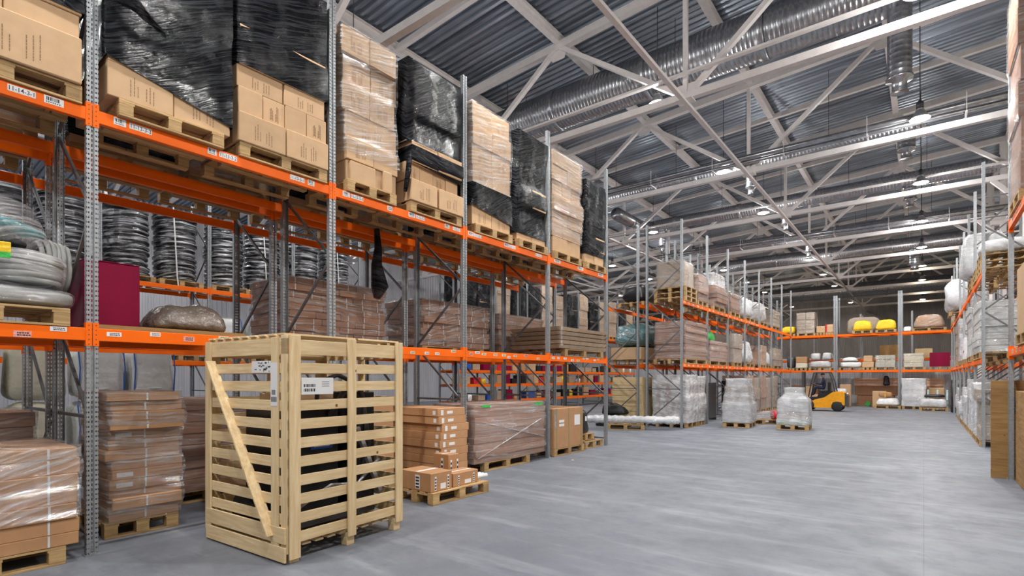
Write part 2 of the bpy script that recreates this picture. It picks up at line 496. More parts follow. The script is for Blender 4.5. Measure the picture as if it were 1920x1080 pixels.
# ------------------------------------------------------------------ services under the roof
def duct_rings(m, x0, x1, r, y, z, step=.11):
    n = int((x1 - x0) / step); prof = []
    for i in range(n + 1):
        x = x0 + i * step
        prof += [(r, x), (r, x + step*.72), (r + .007, x + step*.78), (r + .007, x + step*.9)]
    m.lathe(prof, 32, (0, y, z), 'x'); return m
def duct(Y, z, r, x0, x1, drops, label, elbow=False):
    t = thing('ventilation_duct', label, 'duct', (0, Y, z))
    duct_rings(MB(), x0, x1, r, 0, 0).build('spiral_pipe', 'duct', t, smooth=True)
    m = MB()
    x = x0 + 1.2
    while x < x1 - .5:
        MB().lathe([(r+.012, x-.1), (r+.035, x-.08), (r+.035, x+.08), (r+.012, x+.1)], 32, (0, 0, 0), 'x').build('joint_ring', 'duct', t, smooth=True); x += 3.1
    x = x0 + .9
    k = 0
    while x < x1 - .4:
        h = MB(); h.bar((x, 0, r), (x, 0, roof_z(x) - z + .05), .014); h.build('hanger_rod', 'dark_steel', t); x += 2.6
    for (dx, dr, zb) in drops:
        prof = []; top = 0; L = z - zb; n = max(3, int(L/.12))
        for i in range(n):
            zz = -i * L / n
            prof += [(dr, zz), (dr, zz - L/n*.8), (dr+.004, zz - L/n*.88)]
        prof += [(dr*1.12, -L+.02), (dr*1.12, -L-.03), (dr*.62, -L-.06), (dr*.62, -L-.26), (dr*.75, -L-.3)]
        MB().lathe(prof[::-1], 24, (dx, 0, 0)).build('outlet_drop', 'duct', t, smooth=True)
    if elbow:
        pts = [(x0 + .02, 0, 0)] + [(x0 - .5*math.sin(a), -.5 + .5*math.cos(a), 0) for a in [R(15*i) for i in range(7)]] + [(x0 - .5, -3.2, 0)]
        MB().tube(pts, r, 24).build('elbow', 'duct', t, smooth=True)
    return t
duct(14.5, 10.55, .60, -16.8, -.55, [(-.42, .23, 8.45)], 'widest spiral duct crossing below the roof in front with one drop pipe')
duct(20.4, 9.55, .30, -11.2, -.3, [(-4.93, .17, 8.75), (-.42, .23, 8.9)], 'second spiral duct from the front, slim, behind the double pipes', True)
duct(26.4, 9.75, .30, -11.2, 2.2, [(-4.9, .17, 8.8), (-.42, .2, 8.95), (-10.7, .17, 8.7)], 'third slim spiral duct from the front over the middle racks', True)
duct(32.4, 9.5, .30, -11.0, 2.2, [(-4.9, .16, 8.7)], 'fourth spiral duct from the front over the far rack ends')
duct(38.4, 9.6, .40, -12.0, 2.2, [(-.42, .3, 8.4)], 'thick spiral duct just before the cross racks')
duct(52.6, 9.2, .6, -16.0, 2.2, [], 'farthest thick spiral duct in the dark hall end')

def pipes(Y, z, r, x0, x1, label, n=2):
    t = thing('ceiling_pipe_run', label, 'pipes', (0, Y, z))
    for i in range(n):
        MB().tube([(x0, i*.20, -.09*i), (x1, i*.20, -.09*i)], r*(1 if i == 0 else .8), 14).build('pipe', 'duct', t, smooth=True)
    x = x0 + .7
    while x < x1:
        m = MB(); m.box(x-.02, x+.02, -.14, .34, -.24, -.21); m.bar((x, -.12, -.2), (x, -.12, .3), .012); m.bar((x, .32, -.2), (x, .32, .3), .012); x += 2.2
        m.build('pipe_bracket', 'cream_paint', t)
pipes(18.55, 9.12, .085, -13., 7., 'pair of steel pipes along the second roof truss')
pipes(30.55, 9.12, .085, -13., 7., 'pair of steel pipes along the fourth roof truss')
for Y, w in ((12.75, 'first'), (24.75, 'third'), (36.75, 'fifth')):
    t = thing('cable_tray', 'pale cable tray carrying lamps along the %s roof truss' % w, 'cable tray', (0, Y, 9.22))
    m = MB(); m.box(-13, 7, -.05, .05, 0, .012); m.box(-13, 7, -.06, -.05, 0, .055); m.box(-13, 7, .05, .06, 0, .055)
    m.build('tray', 'cream_paint', t)
    m = MB(); m.tube([(-13, 0, .04), (7, 0, .04)], .015, 6); m.build('cable', 'dark_steel', t)
# hanging rods of cables over the aisle
LAMP_MESH = {}
def lamp(x, Y, z, glow, power, label, cord=True, group=None):
    t = thing('high_bay_lamp', label, 'lamp', (x, Y, z), 0, group)
    def refl(): return MB().lathe([(.06, .30), (.07, .26), (.10, .20), (.17, .07), (.235, .0), (.24, .0), (.178, .075), (.11, .21), (.08, .27)][::-1], 28).mesh('reflector', 'lamp_grey', True)
    def gear(): return MB().lathe([(.05, .28), (.085, .30), (.085, .46), (.05, .49), (.015, .53)], 20).mesh('gear', 'dark_steel', True)
    def glob(): return MB().lathe([(.01, -.045), (.09, -.035), (.16, -.01), (.20, .02), (.19, .035), (.03, .04)], 24).mesh('bulb', glow, True)
    put('reflector', cached('refl', refl), t); put('driver_housing', cached('gear', gear), t); put('bulb', cached('glob' + glow, glob), t)
    if cord: MB().tube([(0, 0, .5), (0, 0, roof_z(x) - z + .02)], .012, 6).build('cord', 'dark_steel', t)
    if power:
        ld = cached('ld%s%s' % (glow, power), lambda: mk_light(glow, power))
        for l_ in ld:
            o = bpy.data.objects.new('lamp_light', l_); COL.objects.link(o); o.location = (0, 0, -.14); o.parent = t
def mk_light(glow, power):
    out = []
    for kind, e in (('SPOT', 1.), ('POINT', .26)):
        ld = bpy.data.lights.new('lamp_light', kind); ld.energy = power*e; ld.shadow_soft_size = .10
        ld.color = (1, .985, .96) if glow == 'lamp_glow' else (1, .86, .66)
        if kind == 'SPOT': ld.spot_size = R(158); ld.spot_blend = .55
        out.append(ld)
    return out
rowname = {-5.45: 'left aisle side', -.13: 'right aisle side', -10.8: 'left back row', -16.2: 'far left row', -21.5: 'leftmost row', -26.5: 'left wall row', 5.2: 'right wall row'}
order = ['nearest', 'second nearest', 'third nearest', 'fourth', 'fifth', 'sixth', 'seventh', 'eighth', 'ninth', 'tenth', 'eleventh', 'twelfth']
PW = 700
for x in rowname:
    for k, Y in enumerate([.98 + 6*i for i in range(-1, 11)]):
        warm = Y > 42
        if x in (-21.5, -26.5) and k % 2: continue
        if x == 5.2 and (k % 2 == 0): continue
        p = (PW if x in (-5.45, -.13, 5.2) else (PW*.5 if x < -15 else PW*.26)) if not warm else 150
        lamp(x - (.25 if -6 < x < -5 else (-.05 if x > -1 else .1)), Y + (-.80 if x > -1 else .75), 8.88 if x > -1 else 9.25, 'lamp_warm' if warm else 'lamp_glow', p,
             '%s high bay lamp hanging in the %s of lamps' % (order[k], rowname[x]), True)

# ------------------------------------------------------------------ racks
D = 1.295
def post_mesh(h, mat='galvanised_slotted'):
    pr = [(-.05, .035), (-.05, -.035), (-.016, -.035), (-.013, -.017), (.013, -.017), (.016, -.035), (.05, -.035), (.05, .035)]
    inn = [(-.0465, .035), (-.0465, -.0315), (-.019, -.0315), (-.0155, -.0135), (.0155, -.0135), (.019, -.0315), (.0465, -.0315), (.0465, .035)]
    n = len(pr); vs = []
    for z in (0, h): vs += [(x, y, z) for x, y in pr] + [(x, y, z) for x, y in inn]
    fs = []
    for i in range(n-1):
        fs.append((i, i+1, 2*n+i+1, 2*n+i)); fs.append((n+i, 3*n+i, 3*n+i+1, n+i+1)); fs.append((2*n+i, 2*n+i+1, 3*n+i+1, 3*n+i))
    for i in (0, n-1): fs.append((i, n+i, 3*n+i, 2*n+i))
    return MB().add(vs, fs).mesh('post', mat)
def brace_mesh(h, d):
    m = MB(); zs = []; z = .2; up = True
    m.bar((0, .03, .2), (0, d-.03, .2), .03, .035)
    m.bar((0, .03, 1.42), (0, d-.03, 1.42), .03, .035)
    # zigzag
    z = .25; s = 0
    while z + 1.05 < h - .2:
        a, b = (.03, d-.03) if s else (d-.03, .03)
        m.bar((0, a, z), (0, b, z + 1.05), .028, .038); z += 1.12; s = 1 - s
    m.bar((0, .03, h-.2), (0, d-.03, h-.2), .03, .035)
    return m.mesh('bracing', 'galvanised_dark')
def beam_mesh(L):
    m = MB(); m.cbox(.052, L-.052, -.035, .012, -.13, 0, .004); m.box(.055, L-.055, .012, .022, -.13, -.03)
    return m.mesh('beam', 'orange_paint')
def conn_mesh():
    m = MB()
    m.box(.004, .052, -.040, -.0352, -.185, .055)
    m.box(.052, .056, -.040, .03, -.185, .055)
    me = m
    return me.mesh('connector', 'orange_paint')
def hole_mesh():
    m = MB()
    for i in range(5): m.lathe([(.0055, -.0412), (.0055, -.0402)], 8, (.030, 0, -.165 + i*.048), 'y')
    return m.mesh('connector_hole', 'dark_ink')
def rack(label, side, xf, y0, pos, levels, h=7.47, skip=(), stickers=None, d=D, detail=True, decks=()):
    """pos: upright positions along the face from the origin; levels: beam tops"""
    (px, py), rz = fr(side, xf, y0)
    t = thing('pallet_rack', label, 'pallet rack', (px, py, 0), rz)
    for p in pos:
        b = put('upright_frame', cached(('br', h, d), lambda: brace_mesh(h, d)), t, (p, 0, 0))
        for yy, rot in ((0, 0), (d, PI)):
            put('post', cached(('post', h), lambda: post_mesh(h)), b, (0, yy, 0), (0, 0, rot))
            put('base_plate', cached('bp', lambda: MB().box(-.065, .065, -.06, .06, 0, .008).box(-.03, .03, -.058, -.04, 0, .03).mesh('base_plate', 'galvanised')), b, (0, yy, 0))
    for i in range(len(pos) - 1):
        L = pos[i+1] - pos[i]
        for z in decks: put('shelf_panel', cached(('deck', round(L, 2)), lambda: MB().box(.07, L-.07, .06, d-.06, 0, .02).mesh('shelf_panel', 'plywood')), t, (pos[i], 0, z + .001))
        for z in levels:
            if (i, z) in skip: continue
            for yy, rot in ((0, 0), (d, PI)):
                o = put('shelf_beam', cached(('beam', round(L, 2)), lambda: beam_mesh(L)), t, (pos[i] if rot == 0 else pos[i+1], yy, z), (0, 0, rot))
                if detail:
                    for e in (0, 1):
                        c = put('connector', cached('conn', conn_mesh), o, (0 if e == 0 else L, 0, 0))
                        if e: c.scale = (-1, 1, 1)
                        if yy == 0 and detail == 2:
                            c2 = put('connector_hole', cached('hole', hole_mesh), o, (0 if e == 0 else L, 0, 0)); c2.scale = c.scale
                if yy == 0 and stickers:
                    for (a, w, zt, hh, kind, txt) in stickers(i, z, L):
                        make_sticker(o, a, w, zt, hh, kind, txt)
    return t
def make_sticker(o, a, w, zt, hh, kind, txt):
    if txt and kind == 'code':
        s = put('label_sticker', MB().box(a, a+w, -.0372, -.0354, zt-hh, zt).mesh('label_sticker', 'white_paper'), o)
        fc = bpy.data.curves.new('code', 'FONT'); fc.body = txt; fc.size = hh*.95; fc.align_x = 'CENTER'; fc.align_y = 'CENTER'
        fc.offset = .0006
        fo = bpy.data.objects.new('tmp', fc); COL.objects.link(fo)
        bpy.context.view_layer.update()
        me = bpy.data.meshes.new_from_object(fo); bpy.data.objects.remove(fo)
        for v in me.vertices: v.co.z += .0
        me.materials.clear(); me.materials.append(M['dark_ink'])
        pc = put('printed_code', me, s, (a + w/2, -.0376, zt - hh*.54), (R(90), 0, 0)); pc.scale = (min(1, w*.9/max(1e-3, max(v.co.x for v in me.vertices) - min(v.co.x for v in me.vertices))), 1, 1)
    else:
        key = ('st', kind, round(w, 3), round(hh, 3))
        def f():
            m = MB().box(0, w, -.0372, -.0354, -hh, 0)
            return m.mesh('label_sticker', {'bar': 'white_paper', 'white': 'white_paper', 'cream': 'cream_paper', 'pink': 'pink_paper'}[kind])
        s = put('label_sticker', cached(key, f), o, (a, 0, zt))
        def g():
            m = MB(); rnd = random.Random(hash((round(w*1000), kind)) % 999); x = w*.12
            if kind == 'bar':
                while x < w*.8:
                    b = rnd.choice((.004, .007, .01)); m.box(x, x+b, -.0378, -.0373, -hh*.6, -hh*.12); x += b + rnd.choice((.004, .007))
                for i in range(7): m.box(w*.1 + i*w*.11, w*.1 + i*w*.11 + w*.06, -.0378, -.0373, -hh*.86, -hh*.72)
            else:
                for r_ in range(2):
                    x = w*.2
                    while x < w*.85:
                        b = rnd.uniform(.006, .018); m.box(x, x+b, -.0378, -.0373, -hh*(.42 + .35*r_), -hh*(.22 + .35*r_)); x += b + .004
            return m.mesh('print', 'dark_ink')
        if kind != 'pink' or True:
            put('print', cached(key + ('p',), g), s)

TOP_ST = {0: [(.99, .20, 'code', '11-14-3-1'), (1.25, .15, 'bar', '')],
          1: [(1.81, .11, 'bar', ''), (1.95, .21, 'code', '11-13-3-3'), (2.74, .10, 'bar', ''), (2.87, .21, 'code', '11-13-3-2'), (3.78, .21, 'code', '11-13-3-1'), (4.04, .10, 'bar', '')],
          2: [(4.60, .12, 'bar', ''), (4.74, .22, 'code', '11-12-3-3'), (5.42, .10, 'white', ''), (5.86, .14, 'bar', ''), (6.02, .20, 'code', '11-12-3-2'), (6.70, .12, 'bar', ''), (6.90, .20, 'code', '11-12-3-1')],
          3: [(7.32, .14, 'bar', ''), (7.48, .22, 'code', '11-11-3-3'), (8.40, .14, 'bar', ''), (8.56, .22, 'code', '11-11-3-2'), (9.5, .24, 'code', '11-11-3-1')],
          4: [(10.25, .26, 'bar', ''), (11.3, .26, 'bar', ''), (12.35, .26, 'bar', '')]}
def st_left(i, z, L):
    Y0 = 1.63 + 2.8 * (i - 1)
    out = []
    if z > 4:
        for (y, w, k, tx) in TOP_ST.get(i, []):
            out.append((y - Y0, w, -.02 if k != 'bar' else -.012, .062 if k == 'code' else .075, k, tx))
    elif i < 5:
        rnd = random.Random(5 + i); a = .12
        if i == 0: a = 2.2
        while a < L - .25:
            w = rnd.choice((.10, .12, .13)); k = rnd.choice(('white', 'cream', 'pink', 'cream', 'white'))
            out.append((a, w, rnd.choice((-.006, -.03, -.065)), .045 if k != 'pink' else .06, k, '')); a += w + rnd.uniform(.02, .34)
    return out
XL = -6.785      # centre of the front posts, left
rack('tall left front pallet rack holding black-wrapped loads on orange beams', 'L', XL, -1.17, [2.8*i for i in range(6)], (2.34, 4.6), stickers=st_left, detail=2)
X2 = XL - D - .36
rack('left pallet rack standing back to back behind the front one', 'L', X2, -1.17, [2.8*i for i in range(6)], (2.34, 4.6))
rack('distant left pallet rack beyond the next aisle, holding wrapped coils', 'L', -17.7, 1.63, [2.8*i for i in range(5)], (2.34, 4.6))
rack('distant left pallet rack far behind the cross gangway, with four beam levels', 'L', -17.7, 18.5, [2.8*i for i in range(8)], (.65, 1.5, 2.2, 4.6), decks=(.65, 1.5, 2.2))
def st_far(i, z, L):
    rnd = random.Random(50 + i); out = []; a = .15
    while a < L - .25:
        w = rnd.choice((.12, .16)); out.append((a, w, -.03, .06, rnd.choice(('white', 'cream', 'white')), '')); a += w + rnd.uniform(.1, .6)
    return out if i < 4 else []
rack('middle pallet rack beyond the gangway with bare tall grey posts', 'L', XL, 18.5, [2.8*i for i in range(8)], (2.34, 4.6), stickers=st_far)
rack('middle rear pallet rack, back to back, over the teal wrapped load', 'L', X2, 18.5, [2.8*i for i in range(8)], (2.34, 4.6))
rack('right near pallet rack at the picture edge beside the plywood panel', 'R', 1.235, 12.94, [2.8*i for i in range(4)], (2.34, 4.6), stickers=lambda i, z, L: [(.5 + .45*k, .14, -.03, .06, 'cream', '') for k in range(4)] if i == 0 else [], detail=2)
rack('right far pallet rack with white wrapped goods and bare tall posts', 'R', 1.235, 18.5 + 19.6, [2.8*i for i in range(8)], (2.34, 4.6), stickers=st_far)
rack('right rear pallet rack behind the roof columns', 'R', 1.235 + D + .36, 18.5 + 19.6, [2.8*i for i in range(8)], (2.34, 4.6))
rack('right rear near pallet rack behind the plywood panel', 'R', 1.235 + D + .36, 12.94, [2.8*i for i in range(4)], (2.34, 4.6))
rack('cross pallet rack closing the aisle at the far end', 'B', 39.6, -7.9, [0, 3.37, 3.49, 6.72, 6.84, 10.2], (2.30, 4.6), h=7.1, skip=((1, 2.30), (1, 4.6), (3, 2.30), (3, 4.6)))
rack('second cross pallet rack behind the far end rack', 'B', 43.2, -9.0, [2.8*i for i in range(5)], (3.1,), h=6.2, decks=(3.1,))
# ------------------------------------------------------------------ goods
def pal_parts(w, d):
    m = MB()
    nb = 5; bw = .135 if d > 1 else .12; gap = (d - nb*bw) / (nb - 1)
    for i in range(nb): m.cbox(0, w, i*(bw+gap), i*(bw+gap)+bw, .156, .178, .003)
    for x in (0, w/2-.07, w-.14): m.box(x, x+.14, 0, d, .134, .156)
    top = m
    blk = MB().cbox(0, .13, 0, .12, 0, .112, .004)
    bot = MB().cbox(0, w, 0, .10, 0, .022, .003)
    return top, blk, bot
def pallet(x, y, z, rz, w, d, label, detail=True, group=None, name='wooden_pallet'):
    key = (round(w, 2), round(d, 2))
    if detail:
        t = thing(name, label, 'pallet', (x, y, z), rz, group)
        def mk():
            top, blk, bot = pal_parts(w, d); return top.mesh('top_deck', 'pallet_wood'), blk.mesh('block', 'pallet_wood'), bot.mesh('bottom_board', 'pallet_wood')
        a, b, c = cached(('pal',) + key, mk)
        put('top_deck', a, t)
        for i in (0, w/2-.065, w-.13):
            for j in (0, d/2-.06, d-.12): put('block', b, t, (i, j, .022))
        for j in (0, d/2-.05, d-.10): put('bottom_board', c, t, (0, j, 0))
        return t
    def mk2():
        top, blk, bot = pal_parts(w, d); m = MB(); m.add(top.v, top.f)
        for i in (0, w/2-.065, w-.13):
            for j in (0, d/2-.06, d-.12): m.add([(p[0]+i, p[1]+j, p[2]+.022) for p in blk.v], blk.f)
        for j in (0, d/2-.05, d-.10): m.add([(p[0], p[1]+j, p[2]) for p in bot.v], bot.f)
        return m.mesh('wooden_pallet', 'pallet_wood')
    return tag(put(name, cached(('palm',) + key, mk2), None, (x, y, z), (0, 0, rz)), label, 'pallet', group)

def local(side, xf, y, u, v=0):
    """world point u along the face and v behind it"""
    (px, py), rz = fr(side, xf, y); c, s = math.cos(rz), math.sin(rz)
    return (px + u*c - v*s, py + u*s + v*c), rz

def carton_mesh(w, d, h, mat, c=.007):
    w, d, h = [round(q, 2) for q in (w, d, h)]
    def f():
        m = MB().cbox(0, w, 0, d, 0, h, c)
        return m.mesh('carton', mat)
    return cached(('ct', w, d, h, mat), f)
def print_mesh(w, h):
    def f():
        m = MB(); rnd = random.Random(int(w*100 + h*10))
        for blk in (.38, .62):
            for k in range(3):
                x = w*blk + (k-1)*w*.055; z = h*.12 + rnd.uniform(0, h*.1); z1 = z + h*rnd.uniform(.3, .55)
                while z < z1:
                    q = rnd.uniform(.012, .04); m.box(x, x+.008, -.0022, -.0006, z, z+q); z += q + .008
        return m.mesh('printed_text', 'faded_ink')
    return cached(('pr', round(w, 2), round(h, 2)), f)

def shell(layers, zt, zb_fn, pad=.014, seed=0, wob=.012, step=.06, top=True, nseg=7, cap_drop=.02):
    """stretch film round a stack: layers = [(z0, z1, x0, x1, y0, y1)]; zb_fn(x) = lower edge height at x"""
    rnd = random.Random(seed)
    def ext(z):
        z = max(layers[0][0] + 1e-4, min(layers[-1][1] - 1e-4, z))
        for i, L in enumerate(layers):
            if L[0] <= z <= L[1]:
                e = list(L[2:])
                for j, s in ((i-1, L[0]), (i+1, L[1])):     # film spans across steps between layers
                    if 0 <= j < len(layers):
                        q = max(0, 1 - abs(z - s)/.05) * .5
                        e = [a*(1-q) + b*q for a, b in zip(e, layers[j][2:])]
                return e
        return list(layers[-1][2:])
    zb0 = min(zb_fn(layers[0][2]), zb_fn(layers[0][3]))
    n = max(3, int((zt - zb0) / step)); m = MB()
    u = [i / nseg for i in range(nseg)]
    loopn = 4 * nseg
    for r in range(n + 1):
        t = r / n
        for side in range(4):
            for q in u:
                # position on the rectangle, corners slightly cut
                zz0 = layers[0][2:]
                x_est = {0: zz0[0]+(zz0[1]-zz0[0])*q, 1: zz0[1], 2: zz0[1]-(zz0[1]-zz0[0])*q, 3: zz0[0]}[side]
                zb = zb_fn(x_est); z = zb + (zt - zb) * t
                x0, x1, y0, y1 = ext(z); x0 -= pad; y0 -= pad; x1 += pad; y1 += pad
                if side == 0: p = [x0 + (x1-x0)*q, y0]
                elif side == 1: p = [x1, y0 + (y1-y0)*q]
                elif side == 2: p = [x1 - (x1-x0)*q, y1]
                else: p = [x0, y1 - (y1-y0)*q]
                cx, cy = (x0+x1)/2, (y0+y1)/2
                nv = noise.noise(Vector((p[0]*2.3 + seed*3.1, p[1]*2.3, z*5)))
                k = wob * (nv + .5)
                dx, dy = p[0]-cx, p[1]-cy; l = math.hypot(dx, dy) or 1
                m.v.append((p[0] + dx/l*k, p[1] + dy/l*k, z))
    for r in range(n):
        for k in range(loopn):
            l = (k+1) % loopn; m.f.append((r*loopn+k, r*loopn+l, (r+1)*loopn+l, (r+1)*loopn+k))
    if top:
        o = len(m.v); x0, x1, y0, y1 = ext(zt)
        m.v.append(((x0+x1)/2, (y0+y1)/2, zt + .012))
        for k in range(loopn): m.f.append((n*loopn+k, n*loopn+(k+1) % loopn, o))
    return m

def stack_load(label, side, xf, y, w, dp, z, h, layers, cols, rows=2, mat='cardboard_tan', film=None, film_lo=0., slope=0., film_hi=None,
               jit=.03, seed=1, cat='wrapped load', name='wrapped_load', prints=False, heights=None, cut=None, film_seed=None, film2=None, smooth=False, group=None, extra=None, step_in=None):
    (px, py), rz = local(side, xf, y, 0)
    t = thing(name, label, cat, (px, py, z), rz, group)
    rnd = random.Random(seed); L = []
    hs = heights or [h / layers] * layers
    zc = 0
    for i, hh in enumerate(hs):
        a = rnd.uniform(-jit, jit); b = rnd.uniform(-jit, jit*.5) if i else 0
        ww = w * (1 - rnd.uniform(0, jit)); off = (w - ww)/2
        si = step_in(i) if step_in else 0
        x0, x1, y0, y1 = off + a*.5 + si, off + ww + a*.5 - si, b + si*.5, dp + b*.3 - si*.5
        L.append((zc, zc + hh, x0, x1, y0, y1))
        nc = cols[i % len(cols)] if hasattr(cols, '__len__') else cols
        cw = (x1 - x0) / nc; cdp = (y1 - y0) / rows
        for c in range(nc):
            for r_ in range(rows):
                jx, jy = (rnd.uniform(-.004, .004), rnd.uniform(-.012, .012)) if nc > 1 else (0, 0)
                o = put('carton', carton_mesh(cw - .008, cdp - .008, hh - .004, mat), t, (x0 + c*cw + .004 + jx, y0 + r_*cdp + jy*(r_ == 0), zc))
                if prints and r_ == 0 and rnd.random() < .8: put('printed_text', print_mesh(cw - .008, hh - .004), o)
        zc += hh
    for k, (fm, lo, hi, sl) in enumerate(([(film, film_lo, film_hi, slope)] if film else []) + list(film2 or [])):
        zt = zc + .012 if hi is None else hi
        shell(L, zt, lambda x: lo + sl * (x / w), seed=seed + k, top=hi is None, pad=.016 + .008*k).build('stretch_film', fm, t, smooth=True)
    if extra: extra(t, L, zc)
    return t, L

def block_load(label, side, xf, y, w, dp, z, h, mat, name='wrapped_load', cat='wrapped load', taper=0., film=None, seed=0, lumps=.05, group=None, seg=10):
    """one soft lumpy body (sheeted goods, sacks)"""
    (px, py), rz = local(side, xf, y, 0)
    m = soft(w, dp, h, seed, lumps, taper, seg)
    if film:
        t = thing(name, label, cat, (px, py, z), rz, group)
        m.build('goods', mat, t, smooth=True)
        m2 = soft(w + .03, dp + .03, h + .015, seed, lumps, taper, seg)
        m2.v = [(x - .015, y_ - .015, zz) for x, y_, zz in m2.v]
        m2.build('stretch_film', film, t, smooth=True)
        return t
    return tag(m.build(name, mat, None, (px, py, z), (0, 0, rz), True), label, cat, group)
def soft(w, dp, h, seed=0, lumps=.05, taper=0., n=10, power=4.0):
    m = MB(); rings = n + 4; seg = n * 4
    for i in range(rings + 1):
        ph = -PI/2 + PI * i / rings
        cz = abs(math.sin(ph)) ** (2/power) * (1 if ph > 0 else -1); cr = abs(math.cos(ph)) ** (2/power)
        for k in range(seg):
            th = 2*PI*k/seg
            cx = abs(math.cos(th)) ** (2/power) * (1 if math.cos(th) > 0 else -1); cy = abs(math.sin(th)) ** (2/power) * (1 if math.sin(th) > 0 else -1)
            f = 1 - taper * (cz*.5 + .5)
            x, y, z = w/2*cr*cx*f, dp/2*cr*cy*f, h/2*cz
            q = noise.noise(Vector((x*2.2 + seed*7.3, y*2.2, z*2.6 + seed))) * lumps + noise.noise(Vector((x*6 + seed, y*6, z*6))) * lumps*.4
            l = math.sqrt(x*x + y*y + z*z) or 1
            zz = max(0, z + h/2 + z/l*q) if i < rings/2 else z + h/2 + z/l*q
            m.v.append((w/2 + x + x/l*q, dp/2 + y + y/l*q, zz))
    for i in range(rings):
        for k in range(seg):
            l = (k+1) % seg; m.f.append((i*seg+k, i*seg+l, (i+1)*seg+l, (i+1)*seg+k))
    return m

def on_pallet(side, xf, y, z, w, dp, label, du=0, dv=.02, detail=False, pw=None, pd=None, group=None):
    (px, py), rz = local(side, xf, y, du, dv)
    return pallet(px, py, z, rz, pw or w, pd or dp, label, detail, group)
PH = .18
# ---------- A .. I : top shelf of the left front rack
ZT = 4.602
def print_big(t, L, zc):
    pass
# A0 and A : at the picture's left edge
def A_extra(t, L, zc):
    big = put('carton', carton_mesh(1.05, .6, .46, 'cardboard_tan', .01), t, (.10, -.035, 0))
    fc = bpy.data.curves.new('s', 'FONT'); fc.body = 'Reader Trading Corp.'; fc.size = .042
    fo = bpy.data.objects.new('tmp', fc); COL.objects.link(fo); bpy.context.view_layer.update()
    me = bpy.data.meshes.new_from_object(fo); bpy.data.objects.remove(fo); me.materials.clear(); me.materials.append(M['dark_ink'])
    put('printed_text', me, big, (.36, -.0015, .04), (R(90), R(-90), 0))
    put('printed_text', print_mesh(.9, .44), big, (.12, 0, 0))
stack_load('load of big tan cartons under black film at the upper left edge', 'L', -6.72, .38, 1.16, 1.2, ZT+PH, 2.3, 5, [1, 2, 2], 2, film='black_film', film_lo=.74, slope=-.02, seed=3, extra=A_extra, heights=[.44, .26, .5, .55, .5])
on_pallet('L', -6.70, .40, ZT, 1.14, 1.2, 'wooden pallet under the carton load nearest the upper left corner', detail=True)
# B
stack_load('load wholly wrapped in torn black film above two low tan cartons', 'L', -6.70, 1.745, 1.24, 1.2, ZT+PH, 2.4, 6, 2, 2, film='black_film', film_lo=.40, slope=-.30, seed=4, prints=True, heights=[.36, .4, .4, .45, .45, .3], jit=.02)
on_pallet('L', -6.66, 1.84, ZT, 1.06, 1.15, 'pale wooden pallet under the torn black wrapped load', detail=True)
# torn flap of B
def flap():
    m = MB(); nx, nz = 12, 5
    for i in range(nx+1):
        for j in range(nz+1):
            u, v = i/nx, j/nz
            m.v.append((-.10 + .62*u, -.05 - .07*math.sin(PI*u)*(1-v*.4) + .04*noise.noise(Vector((u*5, v*4, 1))), 1.28 - .42*u - .26*v*(1-u*.85) + .03*noise.noise(Vector((u*6, v*5, 3)))))
    for i in range(nx):
        for j in range(nz): a = i*(nz+1)+j; m.f.append((a, a+1, a+nz+2, a+nz+1))
    return m
tb = [o for o in bpy.data.objects if o.get('label', '').startswith('load wholly wrapped in torn')][0]
flap().build('torn_flap', 'black_film', tb, smooth=True)
# C
def C_extra(t, L, zc):
    for x, w_, z_ in ((.0, .61, 0), (.625, .62, 0)):
        o = put('carton', carton_mesh(w_, .55, .37, 'cardboard_tan', .01), t, (x, -.07, z_)); put('printed_text', print_mesh(w_, .37), o)
stack_load('load with loose tan cartons below and black film from halfway up', 'L', -6.76, 3.08, 1.24, 1.12, ZT+PH, 2.4, 6, [4, 4, 2, 2, 2, 2], 2, film='black_film', film_lo=.98, slope=-.0, seed=5, prints=True, heights=[.37, .33, .28, .5, .5, .42], extra=C_extra, jit=.02)
on_pallet('L', -6.69, 3.10, ZT, 1.22, 1.15, 'wooden pallet under the half wrapped carton load left of a tall post', detail=True)
# D
def D_extra(t, L, zc):
    put('carton', carton_mesh(.46, .5, .30, 'cardboard_tan', .012), t, (.10, -.06, 0))
    put('carton', carton_mesh(.18, .4, .34, 'cardboard_tan', .02), t, (.72, -.05, 0))
stack_load('tall leaning clear wrapped carton load with crumpled bottom box', 'L', -6.80, 4.63, 1.02, 1.05, ZT+PH, 2.28, 6, [2, 2, 1, 2, 2, 2], 2, mat='cardboard_tan', film='clear_film', film_lo=.42, seed=6, heights=[.32, .34, .40, .42, .42, .40], jit=.09, extra=D_extra, prints=True)
on_pallet('L', -6.69, 4.66, ZT, .92, 1.15, 'worn dark pallet under the leaning clear wrapped load', detail=True)
# E
def E_extra(t, L, zc):
    for x, w_ in ((.02, .60), (.66, .62)):
        o = put('carton', carton_mesh(w_, .5, .36, 'cardboard_tan', .01), t, (x, -.08, 0)); put('printed_text', print_mesh(w_, .36), o)
    MB().tube([(.02, -.05, .78), (-.03, -.06, .45), (-.06, -.02, .12)], [.035, .05, .03], 10).build('film_tail', 'black_film', t, smooth=True)
stack_load('bulging black wrapped load with open tan cartons below', 'L', -6.76, 5.84, 1.26, 1.12, ZT+PH, 2.4, 6, [4, 4, 2, 2, 2, 2], 2, film='black_film', film_lo=.98, seed=8, prints=True, heights=[.36, .30, .34, .46, .48, .42],
           jit=.07, film2=[('black_film', .66, .92, -.06)], extra=E_extra)
on_pallet('L', -6.69, 5.88, ZT, 1.22, 1.15, 'pallet under the bulging black wrapped load', detail=True)
